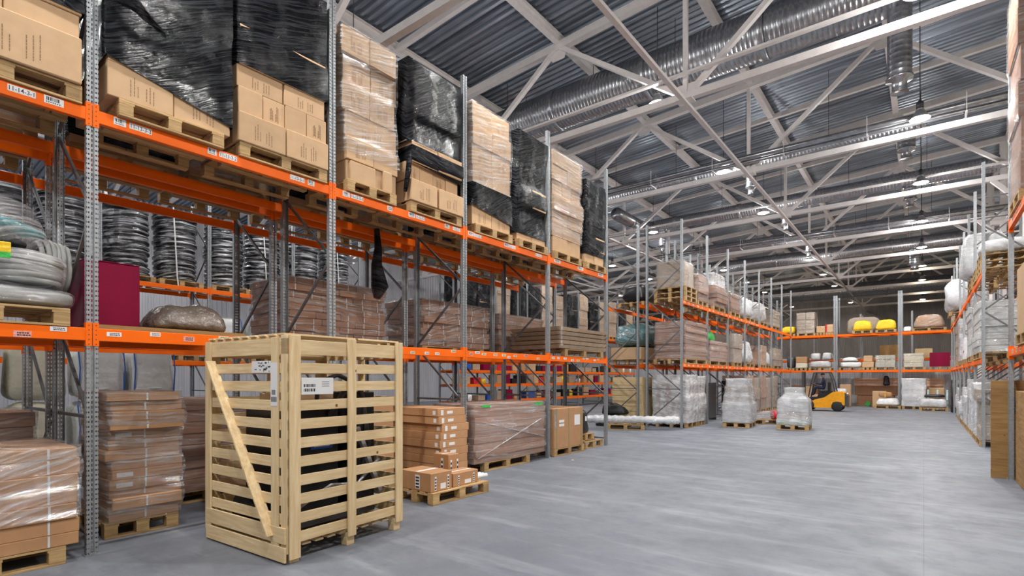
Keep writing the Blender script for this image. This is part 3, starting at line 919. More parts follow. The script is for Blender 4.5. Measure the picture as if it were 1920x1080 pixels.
# F
stack_load('tan carton load with clear film above and a black band low down', 'L', -6.80, 7.48, 1.18, 1.05, ZT+PH, 2.3, 6, 2, 2, film='clear_film', film_lo=.74, seed=9, prints=True, heights=[.38, .38, .38, .40, .40, .40], jit=.03,
           film2=[('black_film', .36, .80, -.16)])
on_pallet('L', -6.70, 7.50, ZT, 1.14, 1.15, 'pallet under the load with a black band', detail=True)
# G
stack_load('narrow stepped all black wrapped load before the fourth post', 'L', -6.80, 8.86, 1.08, 1.05, ZT+PH, 2.3, 6, 2, 2, film='black_film', film_lo=.13, seed=10, heights=[.36, .40, .40, .40, .40, .34], jit=.05)
on_pallet('L', -6.70, 8.88, ZT, 1.06, 1.15, 'pallet under the narrow all black load', detail=True)
# H
stack_load('tall reddish carton load in clear film after the fourth post', 'L', -6.80, 10.22, 1.32, 1.05, ZT+PH, 2.35, 7, [2, 3, 2], 2, film='clear_film', film_lo=.36, seed=12, heights=[.36, .3, .3, .36, .36, .34, .34], jit=.06)
on_pallet('L', -6.70, 10.24, ZT, 1.2, 1.15, 'pallet under the reddish clear wrapped cartons', detail=True)
# I
stack_load('last black wrapped load at the end of the left shelf', 'L', -6.78, 11.70, 1.0, 1.05, ZT+PH, 2.15, 6, 2, 2, film='black_film', film_lo=.22, seed=13, heights=[.34, .36, .36, .36, .36, .30], jit=.05)
on_pallet('L', -6.70, 11.70, ZT, 1.06, 1.15, 'pallet under the last black load of the left shelf', detail=True)

# top shelf of the second row (only pallets and bellies show between the beams)
for i, (y, k) in enumerate(((.3, 'first'), (1.8, 'second'), (3.15, 'third'), (4.6, 'fourth'), (5.95, 'fifth'), (7.4, 'sixth'), (8.70, 'seventh'), (10.25, 'eighth'), (11.55, 'ninth'))):
    on_pallet('L', X2 + .06, y, ZT, 1.2, 1.2, '%s pallet along the rear top shelf, seen from below' % k, detail=i < 5)
    stack_load('%s hidden load added for shade on the rear top shelf behind the front loads' % k, 'L', X2 + .04, y, 1.2, 1.15, ZT+PH, 2.2, 4, 2, 1, film='black_film' if i % 2 else 'clear_film', film_lo=.1, seed=40+i)  # mostly hidden loads, added to stop light leaking down from above

# ---------- middle shelf, left racks
ZM = 2.342
# hose bundle at the left edge
on_pallet('L', -6.72, .35, ZM, 1.10, 1.2, 'wooden pallet under the bagged hoses at the left edge', detail=True)
def hose_ring(n, R0, r, spread, label, loc, rot, squash=.9, lift=0., name='hose_coil'):
    t = thing(name, label, 'hose', loc); t.rotation_euler = rot
    rnd = random.Random(3)
    for k in range(n):
        pts = []; rr = R0 + rnd.uniform(-.025, .02); o = (k - (n-1)/2) * spread
        for i in range(36):
            a = 2*PI*i/36; pts.append((rr*math.cos(a), rr*squash*math.sin(a) + .008*math.sin(3*a+k), o + .008*math.sin(2*a + k)))
        MB().tube(pts, r, 8, closed=True).build('hose_loop', 'grey_hose', t, smooth=True)
    return t
hose_ring(6, .26, .024, .046, 'grey hose coil standing upright beside the first left post', (-7.62, 1.45, 3.04), (R(87), 0, R(4)), 1.05)
t = hose_ring(6, .29, .026, .05, 'bagged roll of ribbed grey hose lying below the upright coil', (-7.05, 1.16, 2.90), (R(-3), 0, R(20)))
MB().lathe([(.02, -.16), (.26, -.155), (.315, -.12), (.322, .0), (.315, .12), (.22, .17), (.05, .18)], 28).build('plastic_bag', 'clear_film', t, smooth=True)
block_load('slumped clear bag of grey hose ends hanging over the orange beam', 'L', -6.74, .30, 1.24, 1.2, ZM+PH, .19, 'grey_hose', 'bagged_hose', 'hose', 0., 'hazy_film', 5, .03)
t = thing('plastic_fittings_bag', 'clear bag of blue and teal fittings piled above the hoses', 'bag', (-7.05, 1.0, 3.14))
for i, (x, y, z, mt) in enumerate(((0, 0, 0, 'black_plastic'), (.1, .12, .1, 'teal_wrap'), (-.1, .05, .16, 'blue_item'), (.12, -.1, .04, 'black_plastic'), (-.1, -.15, .1, 'black_plastic'))):
    MB().tube([(x, y-.16, z+.1), (x+.05, y, z+.02), (x, y+.16, z+.0)], [.05, .07, .035], 10).build('fitting', mt, t, smooth=True)
m = soft(.6, .7, .45, 9, .08, .2); m.v = [(a-.3, b-.35, c-.05) for a, b, c in m.v]; m.build('plastic_bag', 'clear_film', t, smooth=True)
YT = tag(MB().cbox(0, .10, 0, .02, 0, .15).build('yellow_tag_card', 'yellow_bag', None, (-6.66, .90, 2.93), (0, 0, R(80))), 'yellow and green card hanging on the hose pallet at the left edge', 'card')
MB().box(.0, .10, -.003, -.0005, 0, .055).build('green_band', 'green_bag', YT)
# magenta box
t = thing('magenta_box', 'tall magenta board box on the middle shelf behind the first post', 'box', (-7.32, 1.69, ZM + .06), R(90))
MB().cbox(0, .53, 0, .6, 0, .74, .008).build('box_body', 'magenta', t); MB().cbox(-.002, .532, -.004, .602, .741, .750, .003).build('top_edge', 'magenta', t)
tag(MB().box(-8.05, -6.90, 1.69, 3.25, ZM, ZM + .055).build('dark_support_board', 'plywood', None), 'dark board under the tall magenta box and the brown bundle', 'board')
block_load('flat brown film wrapped bundle right of the magenta box', 'L', -7.0, 2.27, .92, .9, ZM + .058, .36, 'brown_film', 'wrapped_bundle', 'wrapped bundle', .35, None, 6, .08)
# second row, middle shelf : brown flat packs
def straps(t, L, zc, n=2, mat='white_strap'):
    x0, x1, y0, y1 = min(l[2] for l in L), max(l[3] for l in L), min(l[4] for l in L), max(l[5] for l in L)
    for k in range(n):
        x = x0 + (x1-x0)*(k+.5)/n
        m = MB()
        for (za, zb_, a, b, c, d) in L: m.box(x-.009, x+.009, c-.006, c-.001, za+.01, zb_-.006)
        m.build('strap', mat, t)
stack_load('yellowing wrapped stack of brown flat packs behind the second post', 'L', X2 + .02, 4.62, 2.08, 1.2, ZM+PH, 1.02, 9, [3, 2, 3, 4], 1, 'cardboard_brown', 'clear_film', .0, seed=21, jit=.05, extra=lambda t, L, z: straps(t, L, z, 6))
on_pallet('L', X2 + .03, 4.7, ZM, 1.9, 1.2, 'pallet under the yellowing brown flat packs', detail=True)
stack_load('bulging wrapped stack of brown flat packs behind the third post', 'L', X2 + .02, 7.62, 2.25, 1.2, ZM+PH, 1.0, 8, [3, 2, 3, 4], 1, 'cardboard_brown', 'clear_film', .0, seed=22, jit=.07, extra=lambda t, L, z: straps(t, L, z, 5))
on_pallet('L', X2 + .03, 7.7, ZM, 2.0, 1.2, 'pallet under the bulging brown flat packs', detail=True)
stack_load('lower wrapped stack of brown flat packs left of the folded trays', 'L', X2 + .02, 10.15, 2.0, 1.2, ZM+PH, .92, 7, [2, 3], 1, 'cardboard_brown', 'hazy_film', .0, seed=23, jit=.09)
on_pallet('L', X2 + .03, 10.2, ZM, 1.9, 1.2, 'pallet under the lower brown flat packs')
# cardboard trays
t = thing('cardboard_tray_stack', 'stack of five large kraft cardboard trays sagging at their ends', 'cardboard trays', (-6.74, 10.45, ZM + PH + .01), R(90))
for k in range(5):
    m = MB(); w, d = 2.25, 1.4; z = k*.105
    sag = -.03
    m.add([(0, 0, z+.0), (w, 0, z-.01+.03*k*.2), (w, d, z), (0, d, z), (-.06, -.04, z+.085), (w+.06, -.04, z+.085), (w+.06, d+.04, z+.085), (-.06, d+.04, z+.085)],
          [(0,3,2,1),(4,5,6,7),(0,1,5,4),(1,2,6,5),(2,3,7,6),(3,0,4,7)])
    m.build('tray', 'cardboard_grey', t)
MB().box(-.02, .04, -.06, -.045, .05, .5).build('strap', 'hazy_film', t)
on_pallet('L', -6.72, 10.7, ZM, 1.9, 1.2, 'pallet under the kraft cardboard trays', detail=True)

# ---------- floor, left front rack
stack_load('low wide strapped stack of brown cartons at the lower left corner', 'L', -6.66, .05, 1.47, 1.2, PH, .98, 7, [1], 1, 'cardboard_orange', 'clear_film', .28, seed=31, heights=[.12, .14, .15, .15, .14, .15, .11], jit=.035, extra=lambda t, L, z: straps(t, L, z, 3))
on_pallet('L', -6.64, .35, 0, 1.05, 1.15, 'pallet at the lower left corner under the strapped cartons', detail=True)
def L1_extra(t, L, zc):
    straps(t, L, zc, 1)
    for k in (3, 4, 8): MB().cbox(.10, .26, L[k][4]-.004, L[k][4]-.001, L[k][0]+.03, L[k][0]+.08, .001).build('address_label', 'white_paper', t)
stack_load('tall uneven stack of strapped flat cartons between the first post and the crate', 'L', -7.26, 1.87, .76, 1.1, PH, 1.5, 13, [1], 1, 'cardboard_orange', 'clear_film', .0, seed=33, jit=.085, extra=L1_extra, heights=[.14, .13, .09, .12, .11, .11, .12, .11, .12, .10, .11, .12, .10])
on_pallet('L', -7.24, 1.86, 0, .75, 1.1, 'pallet under the tall uneven carton stack', detail=True)
stack_load('glossy wrapped stack of brown cartons left of the wooden crate', 'L', X2 + .02, 2.95, 1.05, 1.1, PH, 1.34, 8, [1, 2], 1, 'cardboard_brown', 'hazy_film', 0, seed=34, jit=.06)
on_pallet('L', X2 + .03, 2.96, 0, 1.0, 1.1, 'pallet under the glossy brown stack left of the crate', detail=True)
stack_load('dark wrapped carton stack deep in the left rack floor', 'L', X2 + .02, .12, 1.38, 1.1, PH, 1.25, 7, [1, 2], 1, 'cardboard_brown', 'hazy_film', 0, seed=35, jit=.05)
on_pallet('L', X2 + .03, .15, 0, 1.3, 1.1, 'pallet under the dark deep carton stack')
stack_load('brown carton stack behind the right side of the crate', 'L', X2 + .02, 4.6, 1.9, 1.1, PH, 1.1, 6, [2, 1], 1, 'cardboard_brown', 'clear_film', 0, seed=36, jit=.04)
on_pallet('L', X2 + .03, 4.6, 0, 1.9, 1.1, 'pallet under the brown stack behind the crate')
stack_load('large tan box stack with green strap right behind the crate', 'L', -6.95, 4.72, 1.0, 1.0, PH, 1.25, 3, [1], 1, 'cardboard_orange', None, seed=37, jit=.03, name='carton_stack', cat='cartons', extra=lambda t, L, z: straps(t, L, z, 1, 'green_strap'))
on_pallet('L', -6.93, 4.74, 0, 1.0, 1.0, 'pallet behind the crate under the green strapped boxes')
# tall stack of eight cartons, each a thing of its own
words8 = ['lowest', 'second lowest', 'third lowest', 'fourth lowest', 'fourth from top', 'third from top', 'second from top', 'topmost']
on_pallet('L', -6.62, 6.40, 0, .72, 1.3, 'pallet hidden under the stack of eight flat cartons')
rnd = random.Random(4)
for k in range(8):
    dy = [.02, .01, .03, .0, .02, .05, -.03, -.05][k]
    c = thing('flat_carton', '%s of eight flat brown cartons stacked right of the crate' % words8[k], 'carton', (-6.58, 6.42 + dy, .181 + k*.1395), R(90), 'flat cartons stacked right of the crate')
    MB().cbox(0, .68, 0, 1.3, 0, .1385, .006).build('carton_body', 'cardboard_orange', c)
    if k >= 2: MB().box(-.002, -.0005, .06, .13, .03, .10).box(.07, .13, -.002, -.0005, .02, .11).box(.22, .36, -.002, -.0005, .04, .09).build('address_label', 'white_paper', c)
tag(MB().cbox(0, .58, 0, 1.1, 0, 1.22, .008).build('large_carton', 'cardboard_brown', None, (-8.12, 6.58, .0), (0, 0, R(90))) , 'plain brown carton standing behind the stack of eight', 'carton')
# wrapped wide stack
def W_extra(t, L, zc):
    MB().box(.25, .5, L[-1][4]-.022, L[-1][4]-.018, zc-.06, zc-.01).box(2.0, 2.3, L[-1][4]-.022, L[-1][4]-.018, zc-.09, zc-.02).build('green_tape', 'green_bag', t)
    MB().bar((.1, -.03, .1), (2.2, -.04, .75), .006, .03, (0, 1, 0)).bar((.2, -.03, .8), (2.3, -.04, .35), .006, .03, (0, 1, 0)).build('film_strand', 'milky_film', t)
stack_load('long pallet load of brown boards in shiny clear film', 'L', -6.72, 7.42, 2.38, 1.1, PH, 1.13, 9, [1], 1, 'cardboard_brown', 'hazy_film', 0, seed=38, jit=.035, extra=W_extra, heights=[.12, .13, .13, .12, .13, .13, .12, .13, .12])
on_pallet('L', -6.70, 7.75, 0, 1.5, 1.1, 'pallet under the long shiny wrapped boards', detail=True)
# K box
t = thing('strapped_carton', 'big square strapped carton with shipping papers beside the fourth post', 'carton', (-6.70, 10.18, PH), R(90))
MB().cbox(0, 1.29, 0, 1.1, 0, .93, .008).build('carton_body', 'cardboard_orange', t)
for x in (.10, .62, 1.20): MB().box(x-.008, x+.008, -.003, -.0005, 0, .93).build('strap', 'green_strap', t)
MB().box(.88, 1.14, -.003, -.0005, .5, .75).box(.20, .42, -.003, -.0005, .60, .66).box(.20, .42, -.003, -.0005, .51, .57).build('shipping_paper', 'white_paper', t)
MB().box(.0, .09, -.004, -.001, .45, .93).build('corner_guard', 'hazy_film', t)
on_pallet('L', -6.68, 10.18, 0, 1.36, 1.1, 'pallet under the square strapped carton', detail=True)
# black bag on two pallets
on_pallet('L', -6.80, 11.80, 0, .92, 1.0, 'lower of two pallets at the end of the left rack', detail=True)
on_pallet('L', -6.95, 11.72, .18, .80, .8, 'upper of two pallets under the black bag', detail=True)
block_load('black plastic sheeted machine part on two stacked pallets', 'L', -6.86, 11.66, .58, .6, .362, .64, 'black_plastic', 'sheeted_part', 'bag', .25, None, 3, .06)
MB_ = MB().box(0, .08, 0, .004, 0, .12); tag(MB_.build('warning_card', 'white_paper', None, (-6.838, 11.82, .72), (0, 0, R(90))), 'small white card on the black sheeted machine part', 'card')

# small pallet in the aisle with cartons
t = pallet(-5.50, 5.23, 0, R(90), 1.22, .82, 'low worn pallet on the floor right of the crate, carrying small cartons', True)
def courier(label, loc, w, d, h, rz, bands=True):
    t = thing('courier_carton', label, 'carton', loc, rz)
    MB().cbox(0, w, 0, d, 0, h, .006).build('carton_body', 'cardboard_orange', t)
    m = MB(); m2 = MB()
    for x in (w*.18, w*.78):
        m.box(x, x+.035, -.002, -.0005, .04*h, h*.8)
        for i in range(4): m2.box(x+.004, x+.031, -.003, -.0021, h*(.1+.17*i), h*(.1+.17*i)+h*.09)
    m.box(w*.45, w*.7, -.002, -.0005, h*.1, h*.4)
    m.box(-.002, -.0005, d*.35, d*.5, h*.1, h*.85); m.box(.03*w, .97*w, d*.42, d*.52, h+.0003, h+.002)
    for i in range(4): m2.box(-.003, -.0021, d*.37, d*.48, h*(.14+.17*i), h*(.14+.17*i)+h*.1)
    m.build('address_label', 'white_paper', t); m2.build('print', 'dark_ink', t)
    return t
zc = .181
courier('widest courier carton with taped labels at the front of the small pallet', (-5.56, 5.24, zc), .43, .66, .27, R(90))
courier('courier carton with diagonal label standing behind the wide one', (-5.96, 6.0, zc), .24, .34, .42, R(90))
courier('low courier carton at the right of the small pallet', (-5.58, 5.72, zc), .56, .32, .20, R(90))
t = thing('wrapped_tube_bundle', 'short bundle of white tubes lying behind the courier cartons', 'tubes', (-5.72, 6.34, zc + .04), R(90))
for i in range(3): MB().tube([(0, -.0 + .07*i, .0), (.30, -.0 + .07*i, .0)], .034, 12).build('tube', 'white_plastic', t, smooth=True)
# ---------- the slatted wooden crate
CR = thing('slatted_crate', 'large open slatted pine crate with a diagonal brace standing in the aisle', 'crate', (-4.90, 2.73, 0), R(3.6))
W_, DP, HT = 1.53, 1.50, 2.25
def board(nm, x0, x1, y0, y1, z0, z1, mat='crate_wood', rot=None):
    return MB().cbox(x0, x1, y0, y1, z0, z1, .003).build(nm, mat, CR)
# skids
for y in (0.02, DP/2 - .05, DP - .12):
    for x in (-.11, -W_/2 - .05, -W_ + .01): board('foot_block', x, x+.10, y, y+.10, 0, .10)
for y in (0.02, DP/2-.05, DP-.12): board('skid', -W_, 0, y, y+.10, .10, .14)
for i in range(10): board('floor_slat', -W_+.03, -.03, .02 + i*.15, .12 + i*.15, .14, .16)
# posts and rails: right face (x = 0)
for y, w in ((0, .12), (DP/2 - .055, .11), (DP - .11, .11)): board('corner_post' if y in (0, DP-.11) else 'middle_post', 0, .022, y, y+w, .04 if y == 0 else .10, HT, 'crate_wood_upright')
pitch = .187
for k in range(11):
    z = .19 + k*pitch
    board('side_slat', -.024, -.002, .02, DP-.02, z, z + (.105 if k < 10 else .15), 'crate_wood_side')
    board('side_slat', -W_, -W_+.022, .02, DP-.02, z, z + .105, 'crate_wood_side')
for y in (0.02, DP/2 - .05, DP - .11): board('rear_upright', -W_-.022, -W_, y, y+.10, .10, HT-.05, 'crate_wood_upright')
# front face (y = 0)
for x in (-W_-.02, -.235): board('front_upright', x, x + .115, -.044, -.022, .12, HT-.02, 'crate_wood_upright')
board('corner_post', -.10, 0, -.022, 0, .10, HT, 'crate_wood_upright')
board('front_slat', -W_, 0, -.022, 0, HT-.19, HT-.03)
board('front_slat', -W_, 0, -.046, -.024, .20, .36); board('front_slat', -W_, 0, -.046, -.024, .02, .17)
for k in range(1, 10):
    z = .19 + k*pitch; board('front_slat', -W_, 0, -.020, 0.0, z, z+.105)
    board('back_slat', -W_, 0, DP-.02, DP, z, z+.105)
board('back_slat', -W_, 0, DP-.02, DP, HT-.19, HT-.03); board('back_slat', -W_, 0, DP-.02, DP, .19, .31)
for x in (-W_-.02, -.8, -.11): board('back_upright', x, x+.11, DP, DP+.022, .10, HT-.02, 'crate_wood_upright')
MB().bar((-W_+.12, -.056, HT-.24), (-.20, -.056, .26), .02, .105, (0, 1, 0)).build('diagonal_brace', 'crate_wood_upright', CR)
for i in range(9): board('top_board', -W_+.17*i, -W_+.17*i+.12, -.02, DP, HT, HT+.02)
board('top_rail', -W_, 0, -.0, .022, HT-.03, HT); board('top_rail', -W_, 0, DP-.03, DP, HT-.05, HT)
m = MB()
m.box(.0225, .0235, .125, .50, 1.66, 1.83).box(-.235, -.12, -.0465, -.0445, 1.55, 1.98).box(-.62, -.24, -.0235, -.0225, 1.88, 2.0)
pl = m.build('shipping_paper', 'white_paper', CR)
m = MB(); rnd = random.Random(3)
for r_ in range(2):
    y = .15
    while y < .28: q = rnd.choice((.006, .01, .014)); m.box(.0236, .0242, y, y+q, 1.69+.045*r_, 1.72+.045*r_); y += q + .006
for r_ in range(3): m.box(.0236, .0242, .36, .45, 1.74+.022*r_, 1.745+.022*r_)
for i in range(9): m.box(-.225 + .011*i, -.219 + .011*i, -.0475, -.0466, 1.59 + .0*(i % 2), 1.64); 
for i in range(6): m.box(-.215 + .011*i, -.209 + .011*i, -.0475, -.0466, 1.66, 1.71)
for i in range(26):
    x = -.61 + rnd.uniform(0, .34); z = 1.89 + rnd.uniform(0, .09); m.box(x, x+rnd.uniform(.01, .04), -.0245, -.0236, z, z+rnd.uniform(.004, .014))
m.build('print', 'dark_ink', pl)
for y in (.25, .62, 1.05, 1.3):
    pass
# machine inside the crate
MC = thing('crated_machine', 'black machine with hoses and a blue plate inside the slatted crate', 'machine', (-4.90, 2.73, .161), R(3.6))
MB().cbox(-1.05, -.35, .15, .85, .16, 1.34, .01).build('housing', 'black_plastic', MC)
MB().cbox(-1.2, -.3, .12, 1.35, .06, .18, .01).build('base_frame', 'dark_steel', MC)
MB().cbox(-.7, -.28, 1.0, 1.32, .18, 1.5, .01).build('tank', 'black_plastic', MC, smooth=False)
MB().tube([(-.34, .7, 1.2), (-.2, .8, 1.5), (-.2, 1.0, 1.6), (-.3, 1.15, 1.45), (-.25, 1.2, .9), (-.3, 1.1, .4)], .03, 10).build('pipe', 'dark_steel', MC, smooth=True)
MB().tube([(-.4, .6, 1.35), (-.25, .5, 1.62), (-.3, .8, 1.7), (-.3, 1.2, 1.55)], .025, 10).build('pipe', 'dark_steel', MC, smooth=True)
MB().tube([(-.2, .2, .3), (-.15, .6, .5), (-.2, 1.0, .45), (-.18, 1.3, .7)], .02, 8).build('pipe', 'lamp_grey', MC, smooth=True)
MB().bar((-.15, .95, 1.1), (-.15, 1.3, .3), .05, .05).build('strut', 'lamp_grey', MC)
p_ = MB().cbox(-.348, -.335, .48, .76, .88, .98, .002).build('name_plate', 'blue_item', MC)
MB().box(-.3345, -.334, .52, .72, .905, .935).build('plate_lettering', 'white_paper', p_)
MB().lathe([(.05, 0), (.2, 0), (.22, .02), (.22, .08), (.2, .10), (.05, .10)], 24, (-.95, .05, .22), 'y').build('wheel', 'rubber', MC, smooth=True)
MB().cbox(-1.3, -1.05, .2, 1.2, .2, .9, .01).build('inner_carton', 'cardboard_tan', MC)
MB().cbox(-.95, -.5, .25, .9, 1.36, 1.50, .01).build('inner_carton', 'cardboard_tan', MC)

# ---------- left distance: coils and bags of the third row
def coil_stack(label, Y, z=ZT, X=-17.72, r=.59, n=14, h=2.15, seed=0):
    t = thing('wrapped_coil_stack', label, 'wrapped coils', (X - .66, Y, z + PH), 0)
    rnd = random.Random(seed); prof = [(.1, 0)]
    for i in range(n):
        hh = h/n; rr = r + rnd.uniform(-.035, .02); prof += [(rr - .05, i*hh), (rr, i*hh + hh*.3), (rr, i*hh + hh*.7), (rr - .05, (i+1)*hh - .004)]
    prof += [(.2, h), (.1, h)]
    MB().lathe(prof, 36).build('coil', 'coil_film', t, smooth=True)
    if seed % 2: MB().tube([(.6, -.25, h+.02), (.63, -.2, h*.5), (.62, -.15, .1), (.64, -.1, -.4)], .02, 6).build('tie_strap', 'white_strap', t)
    pallet(X - .06, Y - .6, z, R(90), 1.2, 1.2, 'pallet under the ' + label, False)
cn = ['first', 'second', 'third', 'fourth', 'fifth', 'sixth', 'seventh', 'eighth']
for i, Y in enumerate((2.48, 3.76, 5.2, 6.5, 7.95, 9.25, 10.72, 12.1)):
    coil_stack('%s black wrapped coil stack from the left on the distant rack' % cn[i], Y, seed=i)
def big_bag(label, x, y, z, w=.85, h=1.0, mat='white_sack', seed=0, strap=True, spout=False):
    t = thing('bulk_bag', label, 'bulk bag', (x, y, z), R(90))
    soft(w, w, h, seed, .07, .06, 9, 5.5).build('bag_body', mat, t, smooth=True)
    if strap:
        for q in (.06, w-.06): MB().tube([(q, .04, .1), (q + .01, -.01, h*.55), (q - .02, .02, h*.93), (q + .03, .2, h + .0)], .013, 6).build('lifting_strap', 'blue_strap', t)
    if spout: MB().lathe([(.02, 0), (.09, .02), (.05, .10), (.07, .16), (.12, .20), (.03, .22)], 14, (w*.5, -.06, .02)).build('spout', mat, t, smooth=True)
for i, (y, mt) in enumerate(((1.0, 'cream_sack'), (1.95, 'cream_sack'), (2.95, 'white_sack'), (3.9, 'white_sack'))):
    on_pallet('L', -13.4, y, 0, .9, .9, 'pallet under the %s column of bulk bags in the back aisle' % cn[i])
    for lv in (0, 1):
        big_bag('%s %s bulk bag in the %s column behind the left racks' % ('upper' if lv else 'lower', mt.split('_')[0], cn[i]), -13.42, y + .02, PH + 1.205*lv, .88, 1.17, mt, i*2+lv, mt == 'white_sack', lv == 1 and i > 1)
for i, y in enumerate((5.95, 7.38, 8.6)):
    on_pallet('L', -17.74, y, ZM, 1.0, 1.1, 'pallet under the %s shelf bag with blue straps' % cn[i])
    big_bag('%s white bulk bag with blue straps on the distant middle shelf' % cn[i], -17.76, y, ZM + PH, .95, 1.25, 'white_sack', 20+i)
stack_load('distant dark wrapped stack on the middle shelf before the bags', 'L', -17.72, 4.6, 1.2, 1.1, ZM+PH, .9, 4, 2, 1, 'cardboard_brown', 'hazy_film', 0, seed=60)

# distant left rack behind the gangway: tall loads
seq = ['black_film', 'black_film', 'clear', 'black_film', 'black_film', 'clear', 'clear', 'black_film', 'clear', 'black_film', 'clear', 'clear', 'black_film', 'clear']
for i, k in enumerate(seq):
    y = 18.65 + 1.4*i
    on_pallet('L', -17.72, y, ZT, 1.2, 1.2, 'pallet under distant shelf load number %s from the gangway' % (cn + ['ninth', 'tenth', 'eleventh', 'twelfth', 'thirteenth', 'fourteenth'])[i])
    stack_load('%s load from the gangway on the distant left rack, %s' % ((cn + ['ninth', 'tenth', 'eleventh', 'twelfth', 'thirteenth', 'fourteenth'])[i], 'black wrapped' if k != 'clear' else 'tan cartons'),
               'L', -17.74, y, 1.12, 1.1, ZT+PH, 2.1 + .2*((i*7) % 3), 5, 2, 1, 'cardboard_tan', 'black_film' if k != 'clear' else 'clear_film', .1, seed=70+i, jit=.05)
# small goods on the low shelves of that rack
rnd = random.Random(8); pal = ['cardboard_tan', 'white_plastic', 'cardboard_grey', 'cardboard_orange', 'black_plastic', 'white_plastic', 'cardboard_grey', 'black_plastic', 'cardboard_tan', 'cardboard_grey', 'cardboard_tan', 'white_plastic', 'blue_item', 'black_plastic', 'yellow_bag', 'cardboard_tan', 'magenta', 'cardboard_orange', 'red_item']
nm = {'cardboard_tan': 'tan carton', 'white_plastic': 'white tub', 'blue_item': 'blue box', 'cardboard_orange': 'brown carton', 'yellow_bag': 'yellow canister', 'magenta': 'dark magenta bin', 'green_bag': 'green box', 'black_plastic': 'black bin', 'red_item': 'red box', 'cardboard_grey': 'grey carton'}
lv_n = {.65: 'lowest', 1.5: 'second', 2.2: 'third'}
bay_n = ['first', 'second', 'third', 'fourth', 'fifth', 'sixth', 'seventh']
for z in (.65, 1.5, 2.2):
    for b in range(7):
        y = 18.7 + 2.8*b; used = set(); x = 0
        while x < 2.2:
            k = rnd.choice(pal); w = rnd.uniform(.35, .8); h = rnd.uniform(.25, .55)
            pos = 'left' if x < .7 else ('middle' if x < 1.4 else 'right')
            if (k, pos) not in used:
                used.add((k, pos))
                lab = '%s, %s of %s bay, %s shelf of the distant left rack' % (nm[k], pos, bay_n[b], lv_n[z])
                mb = MB()
                if k in ('white_plastic', 'yellow_bag'): mb.lathe([(.16, 0), (.19, .03), (.20, h*.85), (.14, h*.95), (.10, h)], 16, (.2, .25, 0))
                else: mb.cbox(0, min(w, 2.5-x), 0, .6, 0, h, .01)
                tag(mb.build('shelf_' + nm[k].split()[-1], k, None, (-17.76, y + x, z + .022), (0, 0, R(90)), k in ('white_plastic', 'yellow_bag')), lab, nm[k].split()[-1])
            x += w + rnd.uniform(.05, .3)

# ---------- middle racks (F) goods
XF = -6.74
fl = []
def F(label, y, w, z, h, layers, mat='cardboard_brown', film='hazy_film', x=XF, cols=2, seed=0, dp=1.15, jit=.05, pl=True, **kw):
    pallet_label = 'pallet under the ' + ' '.join(label.replace(',', '').split()[:12])
    if pl: on_pallet('L', x + .02, y, z, w, 1.2, pallet_label)
    return stack_load(label, 'L', x, y, w, dp, z + (PH if pl else 0), h, layers, cols, 1, mat, film, 0, seed=seed, jit=jit, **kw)
# empty pallets on the first top bay
for k in range(3):
    pallet(-6.72, 18.75, ZT + .18*k, R(90), 1.2, 1.2, '%s of three empty pallets at the near end of the middle rack' % ['bottom', 'middle', 'top'][k], True)
stack_load('square carton stack on empty pallets at the middle rack top', 'L', -6.85, 18.85, 1.1, 1.0, ZT + .545, .95, 2, 2, 2, 'cardboard_grey', 'hazy_film', 0, seed=80)
F('rising wrapped flat packs beside the square carton stack, top shelf', 20.1, 1.12, ZT, 1.0, 7, seed=81, jit=.07)
F('leaning flat packs under a tall white film peak', 22.0, 1.6, ZT, 1.35, 8, seed=82, jit=.13, film2=[('milky_film', .85, None, 0)])
F('short brown flat packs with green tape on the top shelf', 24.4, 1.5, ZT, .8, 6, seed=83, mat='cardboard_brown')
block_load('big white plastic bag bundle on the middle rack top', 'L', XF, 27.02, 1.7, 1.2, ZT+PH, 1.0, 'white_plastic', 'wrapped_bundle', 'wrapped bundle', .15, 'milky_film', 84, .12)
on_pallet('L', XF, 27.02, ZT, 1.7, 1.2, 'pallet under the big white bag bundle')
block_load('round top hazy wrapped bundle far along the middle rack top', 'L', XF, 29.85, 1.6, 1.2, ZT+PH, 1.1, 'cardboard_grey', 'wrapped_bundle', 'wrapped bundle', .1, 'milky_film', 85, .10)
on_pallet('L', XF, 29.85, ZT, 1.6, 1.2, 'pallet under the round top hazy bundle')
F('last wrapped carton stack on the middle rack top', 32.65, 1.8, ZT, .9, 4, seed=86, mat='cardboard_grey')
# middle shelf
F('largest wrapped stack of brown flat packs on the middle rack shelf', 18.75, 2.4, ZM, 1.38, 10, seed=87, cols=[1, 2], jit=.06)
F('low wrapped flat packs under the green bag', 21.5, 2.4, ZM, .8, 6, seed=88)
block_load('bright green plastic bag on brown flat packs', 'L', -7.0, 22.4, .9, .8, ZM+PH+.84, .42, 'green_bag', 'plastic_bag', 'bag', .1, None, 4, .06)
F('hazy wrapped carton column on the middle shelf', 24.9, 1.3, ZM, 1.3, 4, seed=89, mat='cardboard_grey')
block_load('white crumpled sack pile on the middle shelf', 'L', XF, 27.05, 1.6, 1.1, ZM+PH, 1.1, 'white_plastic', 'sack_pile', 'sacks', .2, 'milky_film', 90, .12)
on_pallet('L', XF, 27.05, ZM, 1.6, 1.2, 'pallet under the white crumpled sack pile')
F('reddish carton pair on the far middle shelf', 29.8, 1.2, ZM, 1.0, 3, seed=91, mat='cardboard_orange')
block_load('last round white bundle on the middle shelf', 'L', XF, 31.15, 1.2, 1.1, ZM+PH, .8, 'white_plastic', 'wrapped_bundle', 'wrapped bundle', .2, 'hazy_film', 92, .1)
on_pallet('L', XF, 31.15, ZM, 1.2, 1.2, 'pallet under the last round white bundle')
